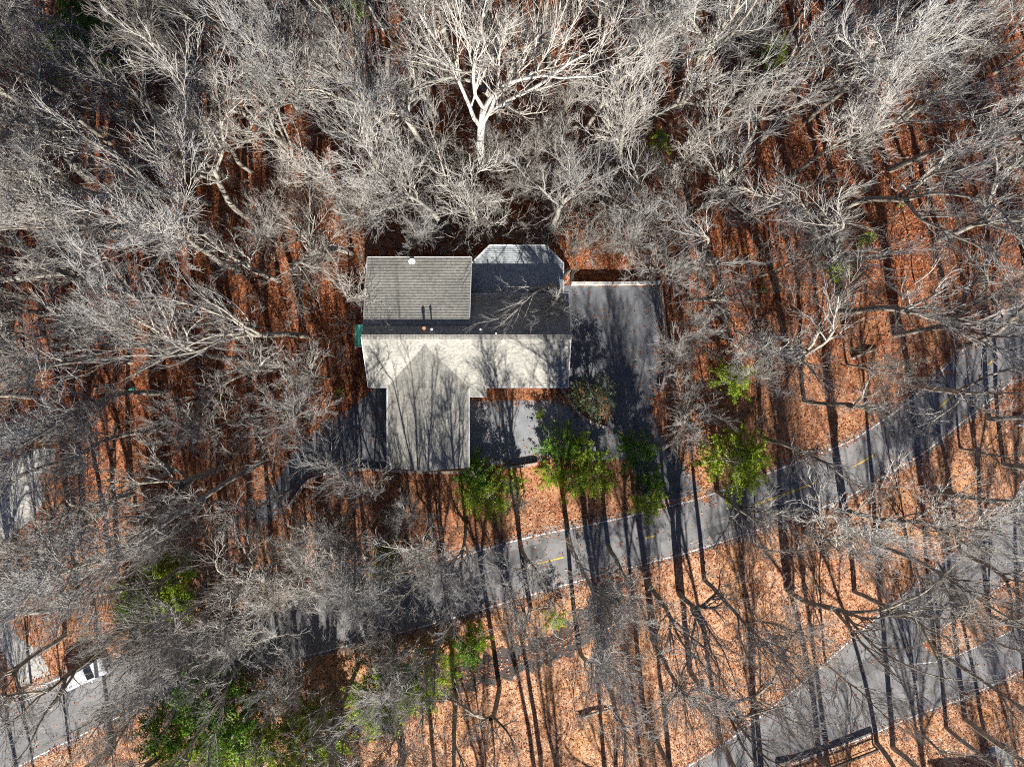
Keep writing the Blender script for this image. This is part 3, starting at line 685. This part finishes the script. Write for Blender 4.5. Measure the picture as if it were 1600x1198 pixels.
hroof("roof", [(WXR+.03,YS-.02,ZE-.02),(WXR+.03,YS-1.0,ZE-.55),(WXR+1.85,YS-1.0,ZE-.55),(WXR+1.85,YS-.02,ZE-.02)], M_SHINGLE)
BZ0, BZ1 = 4.5, 4.15
bay = [(-4.2,YN-.3,BZ0),(-4.2,12.7,BZ1+.1),(-2.35,14.55,BZ1),(3.55,14.55,BZ1),(5.35,12.7,BZ1+.1),(5.35,YN-.3,BZ0)]
def plane_z(y): return BZ0+(BZ1-BZ0)*(y-(YN-.3))/(14.55-YN+.3)
bay = [(x, y, plane_z(y)) for x, y, _ in bay]
hroof("roof", bay, M_BAYROOF, course=.2)
# ridge caps
m = MB(); nrc = 70
for i in range(nrc):
    x = XL+(XR-XL)*(i+.5)/nrc
    m.box(L3((x, YR-.1, ZR+.0)), ((XR-XL)/nrc+.02, .26, .03), 0); m.box(L3((x, YR+.11, ZR-.02)), ((XR-XL)/nrc+.02, .22, .03), 0)
m.build("ridge_cap", M_SHINGLE, house)
m = MB()
for i in range(42):
    y = WYS+(yv-WYS)*(i+.5)/42; L_ = (yv-WYS)/42
    m.box(L3((WRX-.1, y, WZR+.005+.002*(i % 2))), (.22, L_+.01, .03), 0, -.35); m.box(L3((WRX+.12, y, WZR+.005+.002*(i % 2))), (.22, L_+.01, .03), 0, .35)
m.build("ridge_cap", M_SHINGLE, house)
# eaves trim, gutters
def rail(name, a, b, wd, ht, mat):
    a, b = Vector(L3(a)), Vector(L3(b)); d = b-a; mm = MB(); mm.box((0, 0, 0), (d.length, wd, ht)); ob = mm.build(name, mat, house)
    ob.location = (a+b)/2; ob.rotation_euler = d.to_track_quat('X', 'Z').to_euler(); return ob
for a, b in (((XL,YS-.07,ZE-.05),(WXL,YS-.07,ZE-.05)), ((WXR+1.85,YS-.07,ZE-.05),(XR,YS-.07,ZE-.05)), ((WXL-.07,WYS,ZE-.05),(WXL-.07,YS-.1,ZE-.05)),
             ((WXR+.07,WYS,ZE-.05),(WXR+.07,YS-.1,ZE-.05)), ((DXR,YN+.07,ZE-.05),(XR,YN+.07,ZE-.05)), ((XL,DY1+.06,DZ1-.05),(DXR+.1,DY1+.06,DZ1-.05)), ((WXR+.15,YS-1.06,ZE-.58),(WXR+1.85,YS-1.06,ZE-.58))):
    rail("gutter", a, b, .11, .12, M_TRIM)
for i in range(1, 4): rail("roof_trim", (bay[i][0], bay[i][1], bay[i][2]+.02), (bay[i+1][0], bay[i+1][1], bay[i+1][2]+.02), .16, .16, M_TRIM)
rail("roof_trim", (bay[4][0]+.06, bay[4][1], bay[4][2]), (bay[5][0]+.06, bay[5][1], bay[5][2]), .13, .14, M_TRIM)
for a, b in (((XL-.03,YS,ZE-.06),(XL-.03,YR,ZR-.06)), ((XR+.03,YS,ZE-.06),(XR+.03,YR,ZR-.06)), ((XR+.03,YN,ZE-.06),(XR+.03,YR,ZR-.06)),
             ((XL-.03,DY1,DZ1-.05),(XL-.03,DY0,DZ0-.02)), ((DXR+.12,DY1,DZ1-.05),(DXR,DY0,DZ0+.02))):
    rail("fascia", a, b, .06, .16, M_TRIM)
# hips running down the octagonal bay (its little blue-grey hip lines)
# walls
m = MB()
i_ = .45
m.prism([L3((x, y, 0))[:2] for x, y in ((XL+i_,YS+i_),(XR-i_,YS+i_),(XR-i_,YN-i_),(XL+i_,YN-i_))], -.3, ZE-.22)
m.build("wall", M_SIDING, house)
m = MB(); m.prism([L3((x, y, 0))[:2] for x, y in ((WXL+i_,WYS+i_),(WXR-i_,WYS+i_),(WXR-i_,YS+i_-.01),(WXL+i_,YS+i_-.01))], -.3, ZE-.22)
g1 = [(WXL+i_,WYS+i_,ZE-.22),(WXR-i_,WYS+i_,ZE-.22),(WRX,WYS+i_,WZR-.5)]; m.add([L3(p) for p in g1]+[L3((p[0], p[1]+.15, p[2])) for p in g1], [(0,1,2),(3,5,4),(0,3,4,1),(1,4,5,2),(2,5,3,0)])
m.build("wall", M_SIDING, house)
m = MB(); m.prism([L3((x, y, 0))[:2] for x, y in ((XL+i_,YN-i_+.01),(DXR-.3,YN-i_+.01),(DXR-.3,DY1-.5),(XL+i_,DY1-.5))], -1.5, DZ1-.1)
m.build("wall", M_SIDING, house)
m = MB(); v = [(XL+.2,DY0,DZ0-.3),(XL+.2,DY1-.5,DZ1-.3),(DXR-.3,DY1-.5,DZ1-.3),(DXR-.3,DY0,DZ0-.3)]
v = [L3(p) for p in v]; v2 = [(p[0], p[1], ZE-.5) for p in v]; m.add(v+v2, [(0,1,5,4),(1,2,6,5),(2,3,7,6),(3,0,4,7)]); m.build("wall", M_SIDING, house)
m = MB(); m.prism([L3((x, y, 0))[:2] for x, y in ((-3.9,YN-i_+.02),(5.0,YN-i_+.02),(5.0,12.55),(3.4,14.2),(-2.2,14.2),(-3.9,12.55))], -1.5, 4.0); m.build("wall", M_SIDING, house)
m = MB()
for xe in (XL+i_, XR-i_-.12):
    g = [(xe,YS+i_,ZE-.25),(xe,YN-i_,ZE-.25),(xe,YR,ZR-.45)]; m.add([L3(p) for p in g]+[L3((p[0]+.12, p[1], p[2])) for p in g], [(0,1,2),(3,5,4),(0,3,4,1),(1,4,5,2),(2,5,3,0)])
m.build("gable_wall", M_SIDING, house)
def window(x, y, z, wd, ht, face):        # face: 'S','N','E','W'
    rz = {'S': 0, 'N': math.pi, 'E': math.pi/2, 'W': -math.pi/2}[face]
    m = MB(); 
    for dx, dz, sx, sz in ((0, ht/2, wd+.16, .1), (0, -ht/2, wd+.2, .12), (-wd/2, 0, .1, ht), (wd/2, 0, .1, ht), (0, 0, .05, ht)): m.box((dx, -.02, dz), (sx, .1, sz))
    fr = m.build("window", M_TRIM, house); fr.location = L3((x, y, z)); fr.rotation_euler = (0, 0, rz)
    g = MB(); g.box((0, .0, 0), (wd-.06, .03, ht-.06)); g.build("pane", M_GLASS, fr)
for x in (-2.5, 0.2, 3.2): window(x, YS+i_-.03, 4.0, 1.2, 1.4, 'S'); window(x, YS+i_-.03, 1.4, 1.2, 1.5, 'S')
for x in (-13, -10, -7): window(x, DY1-.47, 4.0, 1.2, 1.4, 'N'); window(x, DY1-.47, 1.4, 1.2, 1.4, 'N')
for x in (-1.2, .7, 2.6): window(x, 14.23, 2.2, 1.5, 2.0, 'N')
for y in (1.5, 7): window(XL+i_-.03, y, 4.0, 1.1, 1.3, 'W'); window(XR-i_+.03, y, 4.0, 1.1, 1.3, 'E')
window(WRX, WYS+i_-.03, 4.2, 1.6, 1.4, 'S'); window(WXL+i_-.03, -6, 4, 1.1, 1.2, 'W')
for y in (-2.6, -6.2):
    g = MB(); 
    for k in range(4): g.box((0, 0, -.83+.55*k), (2.6, .06, .53))
    d = g.build("garage_door", M_TRIM, house); d.location = L3((WXR-i_+.04, y, 1.15)); d.rotation_euler = (0, 0, math.pi/2)
# roof furniture
def vent(px, py, mat, rad=.07, hgt=.45):
    z = 8.3; x, y = at(px, py, z)
    zz = ZR-pn*(y-YR) if y > YR else ZR-ps*(YR-y)
    x, y = at(px, py, zz+.3); zz = ZR-pn*(y-YR) if y > YR else ZR-ps*(YR-y)
    mm = MB(); mm.tube([L3((x, y, zz-.1)), L3((x, y, zz+hgt))], rad, 10); mm.tube([L3((x, y, zz+hgt-.02)), L3((x, y, zz+hgt+.05))], rad*1.5, 10)
    mm.tube([L3((x, y, zz-.02)), L3((x, y, zz+.08))], [rad*2.2, rad*1.1], 10)
    mm.build("roof_vent", mat, house)
for a in ((663,513,M_RUST,.12,.5),(675,515,M_TRIM,.08,.55),(751,515,M_TRIM,.07,.4),(775,521,M_TRIM,.06,.3),(861,491,M_TRIM,.09,.35)): vent(*a)
def dish():
    z = DZ1+.35; x, y = at(644, 409, z); root = empty("satellite_dish", L3((x, y, z-.25))); root.parent = house
    m = MB(); ring = []
    for i in range(4):
        r = .34*i/3; ring.append([(r*math.cos(t), r*math.sin(t), .5*r*r) for t in np.linspace(0, 2*math.pi, 20, endpoint=False)])
    v = [p for q in ring for p in q]; f = [(i*20+k, i*20+(k+1) % 20, (i+1)*20+(k+1) % 20, (i+1)*20+k) for i in range(3) for k in range(20)]
    m.add(v, f); b = m.build("bowl", M_TRIM, root, True); b.location = (0, 0, .45); b.rotation_euler = (math.radians(38), 0, math.radians(12))
    m = MB(); m.tube([(0, 0, -.2), (0, 0, .44)], .03, 8); m.tube([(0, 0, .42), (0, -.28, .62)], .018, 6); m.box((0, -.3, .65), (.09, .12, .1)); m.build("mount", M_METAL, root)
dish()
aw = MB(); x0, y0 = at(555, 507, 3.0); x1, y1 = at(569, 541, 3.0)
awn = empty("awning", L3((x0, y1, 0))); awn.parent = house
for k in range(6):
    yy = (y0-y1)*(k+.5)/6
    aw = MB(); aw.box((.44, yy, 2.95), (1.02, (y0-y1)/6-.02, .05), 0, math.radians(-9)); aw.build("panel", M_TEAL, awn)
aw = MB(); aw.box((1.0, (y0-y1)/2, 2.98), (.12, y0-y1+.1, .2)); aw.box((.45, -.05, 2.9), (1.1, .07, .1)); aw.build("frame", M_TRIM, awn)
aw = MB(); aw.tube([(.05, .1, 0), (.05, .1, 2.85)], .04, 8); aw.tube([(.05, y0-y1-.1, 0), (.05, y0-y1-.1, 2.85)], .04, 8); aw.build("post", M_TRIM, awn)

# ------------------------------------------------------------------ low walls and garden edges
def stone_wall(pts, wd, ht, mat, label, stone=.75, name="low_wall"):
    p = resample([at(*q) for q in pts], 60); L = np.r_[0, np.cumsum(np.hypot(*np.diff(p, axis=0).T))]
    root = empty(name, (p[0][0], p[0][1], 0)); tag(root, label, "garden wall", "low garden walls round the house"); n = max(3, int(L[-1]/stone))
    for i in range(n):
        s0, s1 = L[-1]*i/n, L[-1]*(i+1)/n-.02
        a = np.array([np.interp(s0, L, p[:, k]) for k in (0, 1)])-p[0]; b = np.array([np.interp(s1, L, p[:, k]) for k in (0, 1)])-p[0]
        d = b-a; m = MB(); m.box(((a[0]+b[0])/2, (a[1]+b[1])/2, ht/2-.1), (np.hypot(*d), wd*random.uniform(.92, 1.06), ht+.2+random.uniform(-.02, .02)), math.atan2(d[1], d[0]))
        m.build("stone", mat, root, bevel=.015)
stone_wall([(892,444),(960,444),(1031,443)], .34, .9, M_WHITEWALL, "straight pale wall along the back of the yard behind the right of the house", 1.4)
stone_wall([(1030,447),(1034,480),(1038,520),(1041,560),(1037,590),(1030,612)], .3, .8, M_STONE, "curving stone wall down the right side of the yard", .8)
stone_wall([(452,793),(468,768),(484,750),(510,739),(545,734),(575,732)], .3, .55, M_STONE, "curved stone wall below the left driveway", .6)
stone_wall([(578,733),(640,736),(700,737),(730,736)], .3, .5, M_STONE, "straight stone wall under the front wing's lower eave", .6)
stone_wall([(786,731),(812,728),(840,723)], .3, .5, M_STONE, "short pale stone wall at the lower edge of the parking pad", .6)
stone_wall([(876,604),(887,622),(902,643),(920,657),(946,668)], .3, .5, M_STONE, "curved stone edging round the olive shrub bed", .5)
stone_wall([(890,598),(906,600),(925,602)], .3, .4, M_STONE, "short stone edging at the house corner above the olive shrub", .5)
patch("planting_bed", [(760,605),(884,603),(900,640),(876,624),(790,624),(740,622),(760,618)], .024, M_LITTER, .05)
patch("planting_bed", [(886,602),(925,602),(950,620),(955,650),(946,668),(920,655),(902,640)], .026, M_LITTER, .05)

# ------------------------------------------------------------------ rail fence, neighbour house
fx = [at(q, r) for q, r in ((1215,1212),(1252,1205),(1290,1192),(1325,1178),(1364,1163))]
fen = empty("rail_fence", (*fx[0], 0)); tag(fen, "dark timber rail fence along the lower right road at the bottom edge", "fence")
for (x, y) in fx:
    m = MB(); m.box((x-fx[0][0], y-fx[0][1], .5), (.16, .16, 1.25), .35); m.build("post", M_WOOD, fen, bevel=.01)
for a, b in zip(fx[:-1], fx[1:]):
    L = math.hypot(b[0]-a[0], b[1]-a[1]); an = math.atan2(b[1]-a[1], b[0]-a[0]); c = ((a[0]+b[0])/2-fx[0][0], (a[1]+b[1])/2-fx[0][1])
    for z, h in ((1.17, .1), (.95, .22), (.45, .14)):
        m = MB(); m.box((*c, z), (L-.01, .2 if z > 1.1 else .05, h), an); m.build("rail", M_WOOD, fen, bevel=.008)
nh = empty("neighbour_house", (*at(1520, 1300), 0)); tag(nh, "brown-roofed house just below the bottom right edge, casting its shadow into view", "house")
nh.rotation_euler = (0, 0, .25)
m = MB(); m.prism([(-3.2, -3), (3.2, -3), (3.2, 3), (-3.2, 3)], -.2, 3.3); m.build("wall", M_SIDING, nh)
shingled("roof", [(-3.6,-3.5,3.1),(3.6,-3.5,3.1),(3.6,0,5.0),(-3.6,0,5.0)], M_DARKSHINGLE, nh); shingled("roof", [(-3.6,3.5,3.1),(-3.6,0,5.0),(3.6,0,5.0),(3.6,3.5,3.1)], M_DARKSHINGLE, nh)
m = MB(); m.box((2.4, .3, 4.8), (.9, .7, 2.0)); m.build("chimney", M_STONE, nh, bevel=.02)

# ------------------------------------------------------------------ car
def wheel(root, x, y):
    w_ = empty("wheel", (x, y, .36)); w_.parent = root
    m = MB(); m.tube([(0, -.12, 0), (0, .12, 0)], .36, 20); m.build("tyre", M_RUBBER, w_, bevel=.02)
    s = 1 if y > 0 else -1; m = MB(); m.tube([(0, s*.121, 0), (0, s*.135, 0)], .22, 14); m.build("rim", M_METAL, w_)
def make_car(px, py, rz, label):
    x, y = at(px, py, 1.2); root = empty("parked_car", (x, y, .03), rz); tag(root, label, "car")
    prof = [(-2.35,.5),(-2.38,.85),(-2.25,1.02),(-1.95,1.62),(-1.7,1.74),(.35,1.76),(.62,1.68),(1.25,1.14),(2.2,1.0),(2.42,.82),(2.42,.45),(2.3,.3),(-2.25,.3)]
    secs = [(-.93,.0),(-.9,.04),(-.72,.0),(0,-.02),(.72,.0),(.9,.04),(.93,.0)]
    v = []; n = len(prof)
    for i, (yy, _) in enumerate(secs):
        for (a, b) in prof:
            k = abs(yy)/.93; zz = b; w2 = yy
            if b > 1.1: w2 = yy*(.80-.04*(b-1.1)); 
            if b > 1.5 : zz = b-.07*k*k
            if i in (0, 6): zz = min(zz, 1.64) if b > 1.1 else zz
            v.append((a*(1-.03*k*k), w2, zz))
    f = [(i*n+j, i*n+(j+1) % n, (i+1)*n+(j+1) % n, (i+1)*n+j) for i in range(6) for j in range(n)]+[tuple(range(n)), tuple(range(7*n-1, 6*n-1, -1))]
    b = mesh_obj("body", v, f, M_CARPAINT, root, True)
    md = b.modifiers.new("edge", 'BEVEL'); md.width = .05; md.segments = 3; md.limit_method = 'ANGLE'; md.angle_limit = .5
    def quad(name, pts, mat, t=.012):
        P = [Vector(p) for p in pts]; nn = (P[1]-P[0]).cross(P[2]-P[0]).normalized(); c = sum(P, Vector())/4
        if nn.dot(c-Vector((0, 0, .8))) < 0: nn = -nn
        m = MB(); m.add([p-nn*.03 for p in P]+[p+nn*t for p in P], [(0,1,2,3),(7,6,5,4)]+[(i, (i+1) % 4, 4+(i+1) % 4, 4+i) for i in range(4)]); return m.build(name, mat, root)
    quad("windscreen", [(1.18,-.66,1.2),(1.18,.66,1.2),(.68,.58,1.63),(.68,-.58,1.63)], M_GLASS, .02)
    quad("rear_window", [(-2.22,-.62,1.12),(-2.22,.62,1.12),(-1.98,.56,1.56),(-1.98,-.56,1.56)], M_GLASS, .03)
    for s in (-1, 1):
        for a, c in ((-1.75, -.75), (-.68, .2)): quad("side_window", [(a, s*.735, 1.18),(c, s*.735, 1.18),(c-.05, s*.72, 1.58),(a+.1, s*.72, 1.58)], M_GLASS, .03)
        m = MB(); m.box((2.38, s*.66, .78), (.12, .34, .16)); m.build("headlight", M_LAMP, root, bevel=.02)
        m = MB(); m.box((-2.36, s*.74, .9), (.08, .22, .3)); m.build("tail_light", M_RED, root, bevel=.02)
        m = MB(); m.box((.82, s*1.02, 1.18), (.14, .22, .15)); m.build("wing_mirror", M_CARPAINT, root, bevel=.03)
    m = MB(); 
    for s in (-1, 1): m.tube([(-1.6, s*.6, 1.79), (.2, s*.6, 1.79)], .02, 6)
    m.build("roof_rack", M_METAL, root)
    m = MB(); m.box((2.42, 0, .6), (.06, 1.1, .18)); m.build("grille", M_RUBBER, root)
    for a in (-1.45, 1.5):
        for s in (-.84, .84): wheel(root, a, s)
make_car(128, 1056, math.radians(24), "white car on the lower left road, half hidden under grey twigs")

# small things
x, y, z = on_ground(208, 610); u = empty("utility_pedestal", (x, y, z)); tag(u, "small round teal utility lid on leaves left of the house", "utility cover")
m = MB(); m.tube([(0, 0, 0), (0, 0, .38), (0, 0, .5)], [.34, .34, .2], 16); m.build("lid", M_TEAL, u, bevel=.02)
m = MB(); m.tube([(0, 0, -.1), (0, 0, .07)], .45, 16); m.build("collar", M_CONC, u)
x, y, z = on_ground(1592, 664); m = MB(); m.box((0, 0, .5), (1.1, .22, .55)); u = empty("marker_board", (x, y, z)); m.build("board", M_TRIM, u, bevel=.02)
m = MB(); m.box((-.4, .05, .2), (.08, .08, .9)); m.box((.4, .05, .2), (.08, .08, .9)); m.build("post", M_WOOD, u)
tag(u, "small white board on posts by the main road at the right edge", "board")
for i, (a, b) in enumerate((((300,629),(372,628)), ((165,35),(182,50)), ((1182,1010),(1230,1000)), ((372,160),(318,80)), ((540,905),(470,800)), ((1085,330),(1145,300)), ((905,1120),(960,1105)), ((60,690),(120,660)), ((1330,560),(1370,545)))):
    A = on_ground(*a); B = on_ground(*b); mdl = [(A[k]+B[k])/2 for k in range(3)]
    m = MB(); m.tube([(A[0]-mdl[0], A[1]-mdl[1], A[2]-mdl[2]+.15), (.1, .12, .17), (B[0]-mdl[0], B[1]-mdl[1], B[2]-mdl[2]+.12)], [.17, .14, .08], 7)
    m.tube([(.1, .12, .17), (.6, .8, .5), (.8, 1.3, .6)], [.07, .05, .02], 5)
    o = m.build("fallen_log", M_BARK); o.location = mdl
    tag(o, None, "log", "fallen logs on the leaves"); PENDING.append((o, "fallen pale log", *a))

# drop prototypes that were never placed
for d in (PROTO.values()):
    for p in d:
        if not p[2]:
            for c in list(p[0].children): bpy.data.objects.remove(c)
            bpy.data.objects.remove(p[0])

# brushwood between the trees (nobody could count it)
g2 = rng; rng = np.random.default_rng(91); BR = []
for _ in range(5):
    n0 = 4; o = np.zeros((n0, 3)); D = np.stack([rng.normal(0, .3, n0), rng.normal(0, .3, n0), np.ones(n0)], 1); D /= np.linalg.norm(D, axis=1)[:, None]
    t = grow(o, D, rng.uniform(1.8, 3.4, n0), np.full(n0, .028), 4, .12, .03, .4)
    a = sprout(*t, 6, .2, .98, (25, 60), .5, .6, .2, .4, .013); l1 = grow(*a, 3, .15, .03, .5)
    b = sprout(*l1, 4, .1, .98, (25, 60), .55, .7, .2, .4, .011); l2 = grow(*b, 2, .15, .02, .6)
    BR.append(join([tubes(*t, 3), tubes(*l1, 3), tubes(*l2, 3)]))
parts = []; cnt = 0
while cnt < 1150:
    x, y = rng.uniform(-62, 62), rng.uniform(-48, 64)
    if cnt > 980: x, y = rng.uniform(-19, 18), rng.uniform(13, 27)
    z = gz(x, y); px, py = to_px(x, y, z)
    if in_any(px, py, ROADPOLYS+[HOUSEPX]) or in_any(px, py-25, ROADPOLYS): continue
    if py > 640 and px > 640 and rng.uniform() > .15: continue
    v, f = BR[cnt % 5]; a = rng.uniform(0, 6.28); s = rng.uniform(.7, 1.4)*(1.5 if cnt > 980 else 1); c_, s_ = np.cos(a)*s, np.sin(a)*s
    parts.append((np.stack([v[:, 0]*c_-v[:, 1]*s_+x, v[:, 0]*s_+v[:, 1]*c_+y, v[:, 2]*s+z], 1), f)); cnt += 1
tag(mesh_obj("brushwood", *join(parts), M_TWIG), "grey leafless brushwood covering the forest floor between the trees", "brushwood", kind='stuff')
rng = g2

# ------------------------------------------------------------------ labels that say which one
ORD = "first second third fourth fifth sixth seventh eighth ninth tenth eleventh twelfth thirteenth fourteenth fifteenth".split()
def zone(px, py):
    row = "near the top edge" if py < 130 else "in the upper woods" if py < 270 else "above house level" if py < 400 else "level with the house" if py < 560 else \
          "level with the front wing" if py < 740 else "at main road level" if py < 950 else "near the bottom" if py < 1080 else "by the bottom edge"
    col = "far left" if px < 200 else "left" if px < 400 else "centre left" if px < 600 else "centre" if px < 1000 else "centre right" if px < 1200 else "right" if px < 1400 else "far right"
    return col+" "+row
by = {}
for r, look, px, py in PENDING: by.setdefault((look, zone(px, py)), []).append((px, r))
for (look, zn), L in by.items():
    L.sort(key=lambda q: q[0])
    for i, (_, r) in enumerate(L):
        r['label'] = f"{look}, {zn}" + ("" if len(L) == 1 else f", {ORD[i]} of {['','','two','three','four','five','six','seven','eight','nine','ten','more','more','more'][len(L)]} from left")
# leaves drifted over the edges of the roads
E = []
for U in (ROAD_U, ROAD_L, LOW_U, LOW_L, OLD, ISLAND[:4], COURT[2:9], COURT[14:17], PAD[:2], PAD[7:], LDRIVE[3:9], LDRIVE[11:]):
    p = resample([at(*q) for q in U], 500); k = int(np.hypot(*(p[-1]-p[0]))*34); ii = rng.integers(0, 499, k)
    q = p[ii]+rng.normal(0, .38, (k, 2))*rng.uniform(.3, 2.2, (k, 1))+ .18*np.stack([np.sin(ii*.09), np.cos(ii*.11)], 1); E.append(q)
E = np.concatenate(E); k = len(E); a = rng.uniform(0, 6.28, k); sz = rng.uniform(.05, .14, k); q = np.zeros((k, 4, 3)); tx = rng.normal(0, .3, k)
for i, (u, v) in enumerate(((-1, 0), (0, -.62), (1, 0), (0, .62))):
    dx = (u*np.cos(a)-v*np.sin(a))*sz; dy = (u*np.sin(a)+v*np.cos(a))*sz
    q[:, i, 0] = E[:, 0]+dx; q[:, i, 1] = E[:, 1]+dy; q[:, i, 2] = ground_z(E[:, 0], E[:, 1]).clip(0)+.05+np.abs(tx*dx)
tag(mesh_obj("drifted_leaves", q.reshape(-1, 3), np.arange(4*k).reshape(-1, 4), M_FALLEN), "brown leaves drifted over the edges of the roads", "leaves", kind='stuff')
# darker repair patches and worn wheel tracks in the asphalt
for U, L, a_, b_, o_, w_ in ((ROAD_U, ROAD_L, 790, 850, .3, 1.6), (ROAD_U, ROAD_L, 1100, 1230, .72, 1.1), (ROAD_U, ROAD_L, 1380, 1440, .4, 2.2), (LOW_U, LOW_L, 1330, 1420, .35, 1.5), (LOW_U, LOW_L, 1180, 1230, .6, 2.4)):
    ln = resample(U, 400)*(1-o_)+resample(L, 400)*o_; seg = [tuple(p) for p in ln if a_ <= p[0] <= b_]
    if len(seg) > 2: tag(path_strip("road_patch", seg, w_, .023, M_PATCH, 20, .06), kind='structure')
_t = {}
for ob in bpy.data.objects:
    if ob.type == 'MESH': _t[ob.data.name] = sum(len(p.vertices)-2 for p in ob.data.polygons) if len(ob.data.polygons) < 3000 else len(ob.data.polygons)*2
print("TRIS", sum(_t.values()), "trees", len(trees), "random", n_rand)
